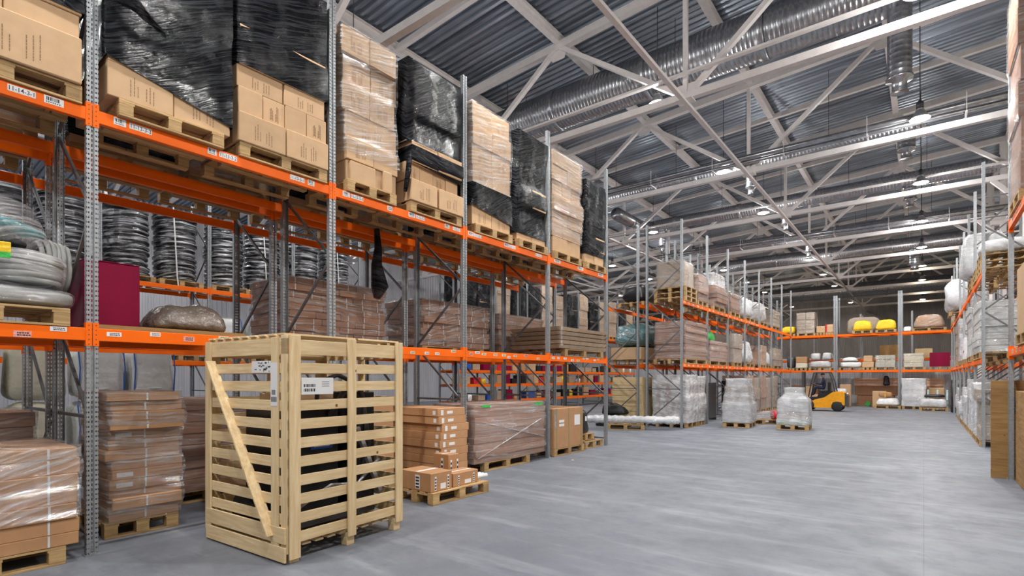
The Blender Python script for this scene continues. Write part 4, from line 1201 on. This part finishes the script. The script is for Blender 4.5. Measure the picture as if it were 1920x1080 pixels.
F('dim wrapped cartons at the end of the middle shelf', 33.0, 2.0, ZM, 1.0, 3, seed=93, mat='cardboard_grey')
# floor
F('purple grey wrapped stack on the floor at the middle rack corner', 18.95, 1.1, 0, 1.75, 7, seed=94, mat='cardboard_brown', dp=1.3, film2=[('milky_film', .0, None, 0)])
F('white topped second half of the corner floor stack', 20.15, .75, 0, 1.7, 5, seed=95, mat='cardboard_grey', dp=1.3, film='milky_film')
t = thing('black_screen', 'black fabric screen panel between middle rack posts', 'screen', (-7.15, 21.6, 0), R(90))
MB().cbox(0, 2.1, 0, .05, .1, 1.62, .01).build('panel', 'black_plastic', t); MB().box(0, .04, 0, .3, 0, .1).box(2.06, 2.1, 0, .3, 0, .1).build('foot', 'dark_steel', t)
for i, y in enumerate((27.05, 28.3, 29.85, 31.1, 32.65)):
    mt = ['cardboard_orange', 'cardboard_grey', 'cardboard_brown', 'cardboard_grey', 'cardboard_grey'][i]
    F('%s tall wrapped column on the middle rack floor past the white pallet' % cn[i], y, 1.15, 0, 1.75 - .1*(i % 2), 3, seed=96+i, mat=mt, film='hazy_film')
tag(MB().cbox(0, .3, 0, .8, 0, 1.7, .02).build('black_board', 'black_plastic', None, (-6.9, 26.3, 0), (0, 0, R(90))), 'narrow black panel beside the first tall wrapped column', 'panel')
# rear row (F2): teal load etc.
block_load('large teal plastic wrapped load on a long carton', 'L', X2 + .02, 18.75, 2.3, 1.3, ZM + .70, .92, 'teal_wrap', 'wrapped_load', 'wrapped load', .15, 'clear_film', 101, .10)
tag(MB().cbox(0, 2.4, 0, 1.25, 0, .47, .01).build('long_carton', 'cardboard_tan', None, (X2 + .03, 18.7, ZM + PH), (0, 0, R(90))), 'long tan carton under the teal wrapped load', 'carton')
on_pallet('L', X2 + .03, 18.8, ZM, 2.2, 1.2, 'pallet under the long tan carton and teal load')
block_load('round black bag above the teal load', 'L', X2, 19.1, 1.6, 1.1, ZT+PH, .75, 'black_plastic', 'plastic_bag', 'bag', .2, None, 102, .1)
on_pallet('L', X2, 19.1, ZT, 1.6, 1.1, 'pallet under the round black bag')
t = thing('light_wood_case', 'pale wooden case on the floor under the teal load', 'case', (X2 + .02, 18.85, 0), R(90))
MB().cbox(0, 2.2, 0, 1.25, .1, 1.85, .01).build('case_body', 'light_wood', t)
m = MB(); [m.box(-.02, 0, .0 + .0, 1.25, .15 + .2*k, .33 + .2*k) for k in range(8)]; m.build('case_board', 'light_wood', t)
MB().box(0, .1, 0, 1.25, 0, .1).box(1.05, 1.15, 0, 1.25, 0, .1).box(2.1, 2.2, 0, 1.25, 0, .1).build('runner', 'pallet_wood', t)
block_load('heap of black plastic sheeting in front of the pale case', 'L', -8.66, 17.88, .56, 1.1, .41, .42, 'black_plastic', 'plastic_heap', 'plastic sheeting', .3, None, 7, .12)
t = thing('black_pipe_bundle', 'bundle of black tubes under the plastic sheeting', 'tubes', (-9.86, 17.89, .0), 0)
for i in range(5):
    for j in range(3): MB().tube([(0, i*.12, .06 + j*.12), (1.2, i*.12, .06 + j*.12)], .059, 10).build('tube', 'black_plastic', t, smooth=True)
# long white pipe on a pallet
t = thing('wrapped_pipe_roll', 'long white film wrapped pipe roll lying across the gangway', 'wrapped roll', (-9.9, 16.45, .35), R(26))
prof = []
for i in range(60): prof.append((.125 + .014*math.sin(i*1.7) + .012*math.sin(i*.6), i*3.55/59))
MB().lathe([(.03, -.0)] + prof + [(.03, 3.56)], 20, axis='x').build('roll', 'white_plastic', t, smooth=True)
m = MB().lathe([(.02, -.03)] + [(r_+.012, x) for r_, x in prof] + [(.02, 3.6)], 20, axis='x'); m.build('stretch_film', 'milky_film', t, smooth=True)
pallet(-8.85, 16.80, 0, R(26), 1.3, .8, 'low pallet carrying the long white pipe roll', True)

# ---------- white wrapped pallets in the aisle
def white_pallet(label, x, y, rz, w, dp, lays, pl_label, seed):
    pallet(x, y, 0, rz, w, dp, pl_label, True)
    t = thing('white_wrapped_load', label, 'wrapped load', (x, y, PH), rz); L = []; z = 0
    for (h, ins, mt, nc) in lays:
        x0, x1, y0, y1 = ins, w - ins, ins, dp - ins; L.append((z, z+h, x0, x1, y0, y1))
        for c in range(nc):
            cw = (x1-x0)/nc
            for r_ in range(2): put('carton', carton_mesh(cw-.01, (y1-y0)/2-.01, h-.006, mt), t, (x0 + c*cw, y0 + r_*(y1-y0)/2, z))
        z += h
    shell(L, z + .015, lambda x: .004, seed=seed, wob=.03).build('stretch_film', 'milky_film', t, smooth=True)
    shell(L, z + .03, lambda x: .006, seed=seed+5, wob=.02, pad=.03).build('stretch_film', 'hazy_film', t, smooth=True)
white_pallet('white film wrapped pallet load, the left one standing in the aisle', -5.90, 20.30, R(3), .92, 1.25,
             [(.36, 0, 'white_plastic', 2), (.36, .0, 'white_plastic', 1), (.30, .05, 'cardboard_grey', 3), (.30, .09, 'cardboard_grey', 2), (.28, .13, 'white_plastic', 1)], 'dark pallet under the left white wrapped load', 3)
white_pallet('white film wrapped load with narrow top, right one in the aisle', -4.11, 20.52, R(4), 1.0, 1.2,
             [(.20, .02, 'green_bag', 3), (.28, .03, 'cardboard_grey', 3), (.42, .04, 'white_plastic', 2), (.08, .12, 'white_plastic', 1), (.08, .2, 'white_plastic', 1), (.22, .24, 'white_plastic', 1)], 'pallet under the right white wrapped load', 8)
t = thing('clear_wrapped_roll', 'clear wrapped roll with a red end on a low pallet behind the white loads', 'wrapped roll', (-5.4, 22.3, .355), HV)
MB().lathe([(.02, 0), (.15, .0), (.16, .8), (.15, 1.3), (.02, 1.3)], 20, axis='x').build('roll', 'hazy_film', t, smooth=True)
MB().lathe([(.02, .85), (.165, .85), (.17, 1.05), (.165, 1.32), (.02, 1.33)], 20, axis='x').build('red_end', 'red_item', t, smooth=True)
pallet(-5.5, 22.0, 0, HV, 1.4, .8, 'grey pallet under the roll with the red end', False)
tag(MB().add([(0,0,0),(.05,.01,0),(.06,.06,.0),(.01,.05,0),(0,0,.004),(.05,.01,.008),(.06,.06,.004),(.01,.05,.008)], [(0,3,2,1),(4,5,6,7),(0,1,5,4),(1,2,6,5),(2,3,7,6),(3,0,4,7)]).build('paper_scrap', 'white_paper', None, (-6.18, 10.05, .0)), 'tiny white paper scrap on the floor before the square carton', 'paper scrap')

# ---------- forklift with driver (travelling to the left)
FK = thing('forklift', 'yellow and black forklift truck crossing at the end of the aisle', 'forklift', (-3.35, 33.9, 0), R(180))
def prism(pts, y0, y1):
    n = len(pts); m = MB(); m.v = [(x, y0, z) for x, z in pts] + [(x, y1, z) for x, z in pts]
    m.f = [tuple(range(n))[::-1], tuple(range(n, 2*n))] + [(i, (i+1) % n, n+(i+1) % n, n+i) for i in range(n)]; return m
prism([(0, .35), (.0, .95), (.12, 1.08), (.55, 1.06), (.95, .75), (1.9, .45), (1.9, .18), (.6, .18), (.55, .5), (.15, .5), (.12, .35)], -.5, .5).build('body', 'forklift_yellow', FK)
prism([(-.12, .28), (-.14, .85), (0, 1.0), (.12, .95), (.12, .28)], -.46, .46).build('counterweight', 'dark_steel', FK)
prism([(.55, 1.07), (.95, .76), (1.7, .55), (1.7, .74), (1.32, .77), (1.2, .98), (.9, 1.04), (.6, 1.1)], -.42, .42).build('seat_console', 'black_plastic', FK)
for y in (-.47, .47):
    MB().lathe([(.05, -.09), (.22, -.09), (.27, -.06), (.27, .06), (.22, .09), (.05, .09)], 28, (.35, y, .27), 'y').build('rear_wheel', 'rubber', FK, smooth=True)
    MB().lathe([(.05, -.1), (.27, -.1), (.31, -.07), (.31, .07), (.27, .1), (.05, .1)], 28, (1.75, y, .31), 'y').build('front_wheel', 'rubber', FK, smooth=True)
m = MB()
for y in (-.45, .45):
    m.tube([(.45, y, 1.05), (.55, y, 1.6), (.72, y, 2.12)], .035, 8); m.tube([(1.75, y, .6), (1.6, y, 1.5), (1.45, y, 2.12)], .035, 8); m.tube([(.72, y, 2.12), (1.45, y, 2.12)], .035, 8)
for i in range(6): m.bar((.75 + .13*i, -.45, 2.13), (.75 + .13*i, .45, 2.13), .03, .03)
m.build('overhead_guard', 'dark_steel', FK, smooth=False)
m = MB()
for y in (-.3, .3): m.box(1.98, 2.08, y-.05, y+.05, .05, 2.15)
for z in (.3, 1.2, 2.1): m.box(1.99, 2.05, -.3, .3, z, z+.08)
m.build('mast', 'dark_steel', FK)
for y in (-.28, .28): MB().box(2.08, 3.1, y-.05, y+.05, .08, .12).box(2.08, 2.13, y-.05, y+.05, .08, .6).build('fork', 'dark_steel', FK)
MB().box(2.08, 2.12, -.4, .4, .3, .7).build('fork_carriage', 'dark_steel', FK)
MB().cbox(.78, 1.22, -.25, .25, 1.0, 1.12, .03).cbox(.70, .82, -.25, .25, 1.05, 1.6, .03).build('seat', 'black_plastic', FK)
MB().lathe([(.13, -.012), (.155, -.012), (.155, .012), (.13, .012)], 20).build('steering_wheel', 'black_plastic', FK, (1.52, 0, 1.45), (0, R(-30), 0))
MB().cbox(.0, .04, -.42, -.30, .86, .94, .004).build('tail_lamp', 'tail_light', FK, (-.06, 0, .05))
MB().lathe([(.02, 0), (.09, 0), (.09, .03), (.02, .03)], 16, (.35, -.51, .88), 'y').build('filler_cap', 'dark_steel', FK)
# driver
def skin_body(name, nodes, edges, mat, parent, loc=(0, 0, 0), sub=2):
    me = bpy.data.meshes.new(name); me.from_pydata([n[0] for n in nodes], edges, []); me.materials.append(M[mat])
    o = put(name, me, parent, loc); md = o.modifiers.new('skin', 'SKIN'); md.use_smooth_shade = True
    for i, n in enumerate(nodes):
        v = me.skin_vertices[0].data[i]; r = n[1]; v.radius = (r, r) if not hasattr(r, '__len__') else r
    me.skin_vertices[0].data[0].use_root = True
    s = o.modifiers.new('sub', 'SUBSURF'); s.levels = sub; s.render_levels = sub
    return o
DR = thing('person', 'person in a dark cap and jacket seated driving the forklift', 'person', (-4.35, 33.9, 1.18), R(180))
nd = [((0, 0, .10), (.16, .13)), ((0.01, 0, .30), (.14, .11)), ((.03, 0, .50), (.17, .12)), ((.05, 0, .58), .06), ((.07, 0, .66), .055),
      ((.03, .19, .50), .065), ((.14, .24, .28), .05), ((.38, .12, .34), .038), ((.45, .10, .36), .03),
      ((.03, -.19, .50), .065), ((.14, -.24, .28), .05), ((.38, -.12, .34), .038), ((.45, -.10, .36), .03),
      ((.06, .10, .08), .10), ((.45, .13, .12), .075), ((.55, .13, -.28), .055), ((.62, .13, -.33), .04),
      ((.06, -.10, .08), .10), ((.45, -.13, .12), .075), ((.55, -.13, -.28), .055), ((.62, -.13, -.33), .04)]
ed = [(0,1),(1,2),(2,3),(3,4),(2,5),(5,6),(6,7),(7,8),(2,9),(9,10),(10,11),(11,12),(0,13),(13,14),(14,15),(15,16),(0,17),(17,18),(18,19),(19,20)]
skin_body('body', nd, ed, 'navy_cloth', DR)
m = MB(); 
def head_mb():
    m = MB(); rg = 14; sg = 18
    for i in range(rg+1):
        p = PI*i/rg
        for k in range(sg):
            a = 2*PI*k/sg; x = .098*math.sin(p)*math.cos(a); y = .078*math.sin(p)*math.sin(a); z = .12*math.cos(p)
            if math.cos(a) > .85 and abs(z + .01) < .03: x += .022
            if z < -.03: y *= .85; x *= .95
            m.v.append((x, y, z))
    for i in range(rg):
        for k in range(sg): l = (k+1) % sg; m.f.append((i*sg+k, i*sg+l, (i+1)*sg+l, (i+1)*sg+k))
    return m
hd = head_mb().build('head', 'skin', DR, (.09, 0, .78), smooth=True)
MB().lathe([(.02, .13), (.06, .125), (.10, .09), (.105, .04), (.10, .035)], 20).build('cap', 'navy_cloth', hd, (0, 0, .0), smooth=True)
MB().box(.05, .17, -.06, .06, .045, .055).build('cap_peak', 'navy_cloth', hd)
for s in (-1, 1):
    MB().lathe([(.002, -.006), (.01, 0), (.002, .006)], 8, (.09, s*.03, .015), 'x').build('eye', 'dark_ink', hd)
    m = MB(); m.box(-.02, .005, -.004, .004, -.03, .02); m.build('ear', 'skin', hd, (0, s*.08, 0))
    h = MB(); h.cbox(0, .07, -.035, .035, -.012, .012, .008)
    for f in range(4): h.tube([(.065, -.027+.018*f, 0), (.10, -.027+.018*f, -.005), (.105, -.027+.018*f, -.035), (.08, -.027+.018*f, -.045)], .008, 6)
    h.tube([(.02, s*-.035, 0), (.05, s*-.06, -.01), (.08, s*-.05, -.02)], .009, 6)
    h.build('hand', 'skin', DR, (.44, s*.10, .355), (0, R(10), 0), smooth=True)
MB().box(.09, .10, -.02, .02, -.055, -.05).build('mouth', 'dark_ink', hd)

# ---------- cross rack at the far end
YC = 39.58
def BX(label, x, w, z, h, mat, pl=True, dp=1.0, y=YC, c=.02, cat='carton', name='carton', film=None, soft_=False, seed=0, taper=.1, plab=None, lumps=.07, pdp=1.1):
    base = z + (PH if pl else 0)
    if pl: pallet(x, y, z, 0, w, pdp, plab or ('pallet under the ' + ' '.join(label.split()[:10])), False)
    if soft_: return block_load(label, 'B', y, x, w, dp, base, h, mat, name, cat, taper, film, seed, lumps)
    o = tag(MB().cbox(0, w, 0, dp, 0, h, c).build(name, mat, None, (x, y, base)), label, cat)
    return o
Z1, Z2 = 2.303, 4.603
BX('yellow plastic bag heap left on the far top shelf', -7.7, .9, Z2, .5, 'yellow_bag', soft_=True, name='bag_heap', cat='bags', seed=1)
stack_load('tan and white carton tower on the far top shelf', 'B', YC, -6.7, 1.05, 1.0, Z2+PH, 1.35, 3, 2, 1, 'cardboard_grey', 'hazy_film', 0, seed=120)
pallet(-6.7, YC, Z2, 0, 1.1, 1.1, 'pallet under the tan and white carton tower', False)
BX('left carton with red tape on the far top shelf', -5.55, .5, Z2, .42, 'cardboard_tan')
o = BX('right carton with red tape beside the first far post', -5.02, .42, Z2, .5, 'cardboard_tan', plab='pallet under the right red taped carton')
tag(MB().box(-.0, .08, -.004, .3, 0, .5).build('red_tape', 'red_item', o), None)
BX('translucent grey sheeted block behind the yellow packs', -4.0, 1.9, Z2, 1.1, 'cardboard_grey', pl=False, soft_=True, film='hazy_film', name='sheeted_block', cat='sheeted load', seed=3, y=YC+.60, dp=.66, lumps=.04)
for i, x in enumerate((-3.55, -2.35)):
    BX('%s yellow wrapped pack on the far top shelf' % ('left' if i == 0 else 'right'), x, 1.05, Z2, .62, 'yellow_bag', soft_=True, name='yellow_pack', cat='wrapped pack', seed=5+i, y=YC-.08, dp=.5, taper=.2, pdp=.6, plab='pallet under the %s yellow wrapped pack' % ('left' if i == 0 else 'right'))
BX('wide brown carton lying slanted on the far right top shelf', -.55, 1.6, Z2, .8, 'cardboard_orange', soft_=True, name='wrapped_carton', cat='carton', seed=8, taper=.3, film='clear_film', lumps=.03)
BX('small white bag on the far right top shelf', -.98, .40, Z2, .3, 'white_plastic', pl=False, soft_=True, name='plastic_bag', cat='bag', seed=9)
BX('dark round bin on the far middle shelf', -7.35, .5, Z1, .8, 'dark_steel', soft_=True, name='round_bin', cat='bin', seed=10, lumps=.01)
BX('tan carton on a cream carton, far middle shelf', -6.75, .65, Z1+.5, .42, 'cardboard_orange', pl=False)
BX('cream carton under the tan one, far middle shelf', -6.75, .65, Z1, .315, 'cream_sack')
BX('wide lower white sack on the far middle shelf', -6.0, 1.3, Z1, .45, 'white_plastic', soft_=True, name='white_sack', cat='sack', seed=11, film='hazy_film', taper=.1)
BX('left rounded white bag on the wide sack', -5.92, .58, Z1+.68, .45, 'white_plastic', pl=False, soft_=True, name='white_bag', cat='bag', seed=12, film='hazy_film')
BX('right rounded white bag on the wide sack', -5.26, .58, Z1+.68, .5, 'white_plastic', pl=False, soft_=True, name='white_bag', cat='bag', seed=13, film='hazy_film')
BX('flat grey sack pair right of the first far post', -4.3, 1.25, Z1, .35, 'white_sack', soft_=True, name='grey_sack', cat='sack', seed=14)
BX('pointed white sack on the flat grey sacks', -4.2, .95, Z1+.57, .25, 'white_sack', pl=False, soft_=True, name='white_sack', cat='sack', seed=15, taper=.3)
BX('wide tan carton on the far middle shelf', -3.04, .6, Z1, .34, 'cardboard_tan')
BX('small carton with white label on the wide tan carton', -2.96, .45, Z1+.525, .38, 'cardboard_tan', pl=False)
stack_load('clear wrapped bottle packs left of the double far post', 'B', YC, -2.35, 1.0, 1.0, Z1+PH, .72, 3, 4, 1, 'cream_sack', 'hazy_film', 0, seed=121)
pallet(-2.4, YC, Z1, 0, 1.1, 1.1, 'pallet under the clear wrapped bottle packs', False)
stack_load('layered white paper bundles right of the double far post', 'B', YC, -.95, .95, 1.0, Z1+PH, .8, 6, 1, 1, 'cream_paper', 'clear_film', 0, seed=122)
pallet(-1.0, YC, Z1, 0, 1.1, 1.1, 'pallet under the white paper bundles', False)
t = thing('magenta_box', 'magenta board box on the far middle shelf at the right', 'box', (.28, YC, Z1 + PH))
MB().cbox(0, .92, 0, .8, 0, .82, .01).build('box_body', 'magenta', t)
pallet(.25, YC, Z1, 0, 1.0, 1.1, 'pallet under the far magenta box', False)
# behind, rear shelf
for i, (x, w, mt, lb) in enumerate(((-2.35, 1.15, 'plywood', 'dark brown crate standing on the rear cross rack shelf'), (-.45, .9, 'light_wood', 'pale wooden crate on the rear cross rack shelf'))):
    m = MB().cbox(0, w, 0, .9, 0, .9 if i == 0 else .6, .01)
    tag(m.build('wooden_crate', mt, None, (x, 43.3, 3.10 + .022)), lb, 'crate')
# floor level
for k, (z, lb) in enumerate(((1.32, 'lowest'), (1.49, 'middle'), (1.66, 'topmost'))):
    tag(MB().cbox(0, 4.6, 0, .5, 0, .15, .01).build('timber_beam', 'timber', None, (-3.6, 41.2, z)), '%s of three long timber beams at the far end' % lb, 'timber beam')
for i, (x, z, w, h) in enumerate(((-3.45, .12, 2.0, .56), (-3.55, .70, 2.3, .60))):
    BX('%s long brown carton under the timber beams' % ('lower' if i == 0 else 'upper'), x, w, z, h, 'cardboard_brown', pl=False, y=41.1, dp=.9)
tag(MB().cbox(0, 2.5, 0, .9, 0, .12, .01).build('timber_sleeper', 'pallet_wood', None, (-3.55, 41.1, 0)), 'low timber sleeper under the long brown cartons', 'timber')
BX('dark carton at the right under the timber beams', -1.0, 1.9, 0, 1.3, 'cardboard_brown', pl=False, y=41.1, dp=.8)
block_load('bent black bag hanging over the timber beams', 'B', 40.93, -2.1, .45, .25, 1.32, .62, 'black_plastic', 'black_bag', 'bag', .4, None, 3, .1)
BX('white film heap with brown roll on a far floor pallet', -2.35, 1.3, 0, .45, 'white_plastic', soft_=True, name='film_heap', cat='plastic film', y=38.3, seed=16, taper=.35, dp=1.0)
o = BX('brown roll with yellow ribbon on the white film heap', -2.15, .7, .66, .32, 'cardboard_orange', pl=False, soft_=True, name='brown_roll', cat='roll', y=38.4, seed=17, dp=.5, lumps=.02)
MB().box(.32, .37, -.012, .5, .02, .30).build('yellow_ribbon', 'yellow_bag', o)
BX('tan carton behind the yellow ribbon roll', -2.5, .7, 0, 1.0, 'cardboard_tan', pl=False, y=39.45, dp=.5)
stack_load('tall white film wrapped load at the double far post', 'B', 38.4, -1.0, 1.1, 1.0, PH, 1.6, 5, 1, 1, 'white_plastic', 'milky_film', 0, seed=123)
pallet(-1.0, 38.4, 0, 0, 1.1, 1.1, 'pallet under the tall white load at the double far post', False)
BX('white film heap with black lid at the far right floor', -.2, 1.25, 0, .5, 'white_plastic', soft_=True, name='film_heap', cat='plastic film', y=36.9, seed=18, taper=.15, dp=1.0, film='milky_film')
block_load('black tray wrapped on the far right film heap', 'B', 37.1, 0, .95, .6, .73, .18, 'black_plastic', 'black_tray', 'tray', .1, None, 3, .02)
BX('upright tan board stack behind the white film heap', .24, .7, 0, 1.25, 'cardboard_tan', pl=False, y=39.0, dp=.4)
m = MB()
for x in (0, .42, .84): m.cbox(x, x+.09, 0, .09, 0, 1.15, .02)
m.cbox(0, .93, 0, .09, .5, .58, .01)
tag(m.build('foam_frame', 'foam', None, (.16, 38.3, 0)), 'pale foam frame standing behind the black tray', 'foam frame')
BX('tan carton pair behind the forklift', -6.4, .6, .722, .55, 'cardboard_tan', pl=False, y=YC + .3, dp=.5)
BX('cream carton right of the forklift', -4.25, .6, 0, 1.4, 'cardboard_tan', pl=False, y=YC + .1, dp=.6)
BX('white wrapped cylinder load right of the forklift', -4.45, .75, 0, .95, 'white_plastic', soft_=True, name='wrapped_load', cat='wrapped load', y=38.2, dp=.75, seed=19, film='milky_film')
tag(MB().cbox(0, 1.6, 0, .5, 0, .72, .01).build('long_carton', 'cardboard_tan', None, (-6.5, YC + .3, 0)), 'low long carton behind the forklift mast', 'carton')
BX('dark carton stack left behind the forklift', -7.3, 1.6, 0, 1.3, 'cardboard_brown', pl=False, y=41.1)
MB().lathe([(.02, -.01), (.16, -.01), (.17, .01), (.02, .01)], 20, axis='y')
tag(MB().lathe([(.02, -.01), (.15, -.01), (.15, .01), (.02, .01)], 20, axis='y').build('green_lid', 'green_bag', None, (-2.85, 41.07, .151)), 'round green lid on the lower long carton', 'lid')

# ---------- right racks
XR = 1.19
def RR(label, y1, w, z, h, layers, mat, film, cols=1, seed=0, jit=.05, dp=1.15, pl=True, plab=None, **kw):
    if pl:
        (px, py), rz = local('R', XR - .02, y1, 0); pallet(px, py, z, rz, w, 1.2, plab or ('pallet under the ' + ' '.join(label.replace(',', '').split()[:11])), w > 1 and y1 < 22)
    return stack_load(label, 'R', XR, y1, w, dp, z + (PH if pl else 0), h, layers, cols, 1, mat, film, 0, seed=seed, jit=jit, **kw)
# near
RR('very tall clear wrapped brown load at the upper right edge', 12.55, 1.2, ZT, 3.4, 6, 'cardboard_brown', 'hazy_film', 1, 130, .04, dp=1.25)
RR('tan carton with a white label on the right near rack', 11.75, 1.2, ZM, 1.05, 1, 'cardboard_tan', None, 1, 131, 0, name='large_carton', cat='carton')
tag(MB().cbox(.97, 2.45, 13.03, 13.06, 0, 1.78, .002).build('plywood_sheet', 'plywood'), 'brown plywood panel standing at the end of the right near rack', 'plywood panel')
stack_load('stained plywood box inside the right near rack floor', 'R', 1.28, 12.8, 1.6, 1.1, 0, 1.6, 1, 1, 1, 'plywood', None, seed=132, name='plywood_box', cat='box')
# far, first bay
for k in range(3):
    (px, py), rz = local('R', XR, 20.0, 0); pallet(px, py, ZT + .18*k, rz, 1.2, 1.2, '%s of three stacked pallets on the right far top shelf' % ['bottom', 'middle', 'top'][k], False)
block_load('flat white sack on the stacked pallets, right far top shelf', 'R', XR, 19.95, 1.15, 1.1, ZT + .545, .38, 'white_plastic', 'white_sack', 'sack', .1, 'hazy_film', 133, .08)
for k in range(2):
    (px, py), rz = local('R', XR - .02, 21.2, 0); pallet(px, py, ZT + .18*k, rz, 1.1, 1.2, '%s pallet of the pair beside the three stacked ones' % ['lower', 'upper'][k], False)
block_load('large round white wrapped bag bulging over the right aisle side', 'R', XR - .25, 23.6, 1.7, 1.2, ZT + .375, 1.45, 'white_plastic', 'wrapped_bag', 'bag', .15, 'milky_film', 134, .12)
pallet(XR - .02, 23.6, ZT, R(-90), 1.6, 1.2, 'lower pallet under the large round white bag'); pallet(XR - .02, 23.6, ZT+.18, R(-90), 1.6, 1.2, 'upper pallet under the large round white bag')
block_load('second round white bag farther along the right top shelf', 'R', XR - .42, 32.4, 1.9, 1.3, ZT + .195, 1.45, 'white_plastic', 'wrapped_bag', 'bag', .1, 'milky_film', 135, .14)
pallet(XR - .3, 32.3, ZT, R(-90), 1.6, 1.2, 'pallet under the second round white bag')
RR('narrow white wrapped column far along the right top shelf', 33.8, 1.1, ZT, 1.2, 4, 'white_plastic', 'milky_film', 1, 136)
RR('tan cartons at the far end of the right top shelf', 37.6, 1.6, ZT, .7, 2, 'cardboard_tan', 'clear_film', 2, 137)
RR('white printed sacks stacked on the right far middle shelf', 21.1, 2.3, ZM, 1.35, 8, 'white_sack', 'clear_film', 1, 138, .05)
RR('tall white layered sacks behind the printed sacks', 24.0, 1.8, ZM, 1.55, 8, 'white_sack', 'hazy_film', 1, 139, .05)
RR('white carton with red print on the right middle shelf', 26.75, .9, ZM, .8, 1, 'white_plastic', None, 1, 140, 0, name='large_carton', cat='carton')
o = [q for q in bpy.data.objects if q.get('label', '').startswith('white carton with red print')][0]
MB().box(.15, .75, -.004, -.001, .25, .33).build('red_print', 'red_item', o)
RR('clear wrapped jars column on the right middle shelf', 29.55, 1.3, ZM, 1.7, 6, 'cardboard_grey', 'milky_film', 2, 141)
RR('last hazy wrapped column on the right middle shelf', 32.35, 1.4, ZM, 1.6, 5, 'cardboard_grey', 'hazy_film', 1, 142)
# floor of right far rack
fd = [(19.87, 'cardboard_grey', 'hazy_film', 1.35, 'brown based clear wrapped'), (21.17, 'white_sack', 'milky_film', 1.5, 'cream sided wrapped'), (22.8, 'white_plastic', 'milky_film', 1.3, 'pale green white wrapped'),
      (24.03, 'white_plastic', 'hazy_film', 1.6, 'blue white wrapped'), (25.5, 'white_plastic', 'milky_film', 1.0, 'crumpled white wrapped'), (26.72, 'white_plastic', 'hazy_film', 1.3, 'glossy white wrapped'), (28.4, 'white_plastic', 'milky_film', .9, 'low white wrapped'), (31.2, 'cardboard_grey', 'milky_film', 1.2, 'grey white wrapped')]
for i, (y1, mt, fm, h, lb) in enumerate(fd):
    RR('%s load, %s along the right rack floor' % (lb, cn[i]), y1, 1.17, 0, h, 4, mt, fm, 2, 150+i, .08, plab='pallet under the %s load, %s on the right floor' % (lb, cn[i]))
tag(MB().lathe([(.02, 0), (.22, 0), (.23, .05), (.22, 1.7), (.02, 1.72)], 20).build('black_roll', 'black_plastic', None, (1.35, 36.3, 0), smooth=True), 'tall black upright roll at the far end of the right rack', 'roll')

# black strip hanging below the front shelf
m = MB().tube([(-7.9, 6.1, 4.55), (-7.88, 6.12, 4.2), (-7.9, 6.1, 3.9), (-7.87, 6.15, 3.5), (-7.9, 6.1, 3.28)], [.05, .07, .10, .16, .06], 12)
tag(m.build('hanging_film', 'black_film', smooth=True), 'tail of black film hanging from the rear beam between posts', 'plastic film')

# world: faint bluish fill light, added; hall left unwalled behind the camera
w = bpy.data.worlds.new('world'); SC.world = w; w.use_nodes = True
bg = w.node_tree.nodes['Background']; bg.inputs[0].default_value = (.72, .84, 1, 1); bg.inputs[1].default_value = .13
SC.cycles.max_bounces = 6; SC.cycles.transparent_max_bounces = 10; SC.cycles.diffuse_bounces = 3; SC.cycles.glossy_bounces = 3
SC.cycles.transmission_bounces = 2; SC.cycles.sample_clamp_indirect = 6; SC.cycles.sample_clamp_direct = 0
SC.cycles.caustics_reflective = False; SC.cycles.caustics_refractive = False
SC.cycles.use_denoising = True
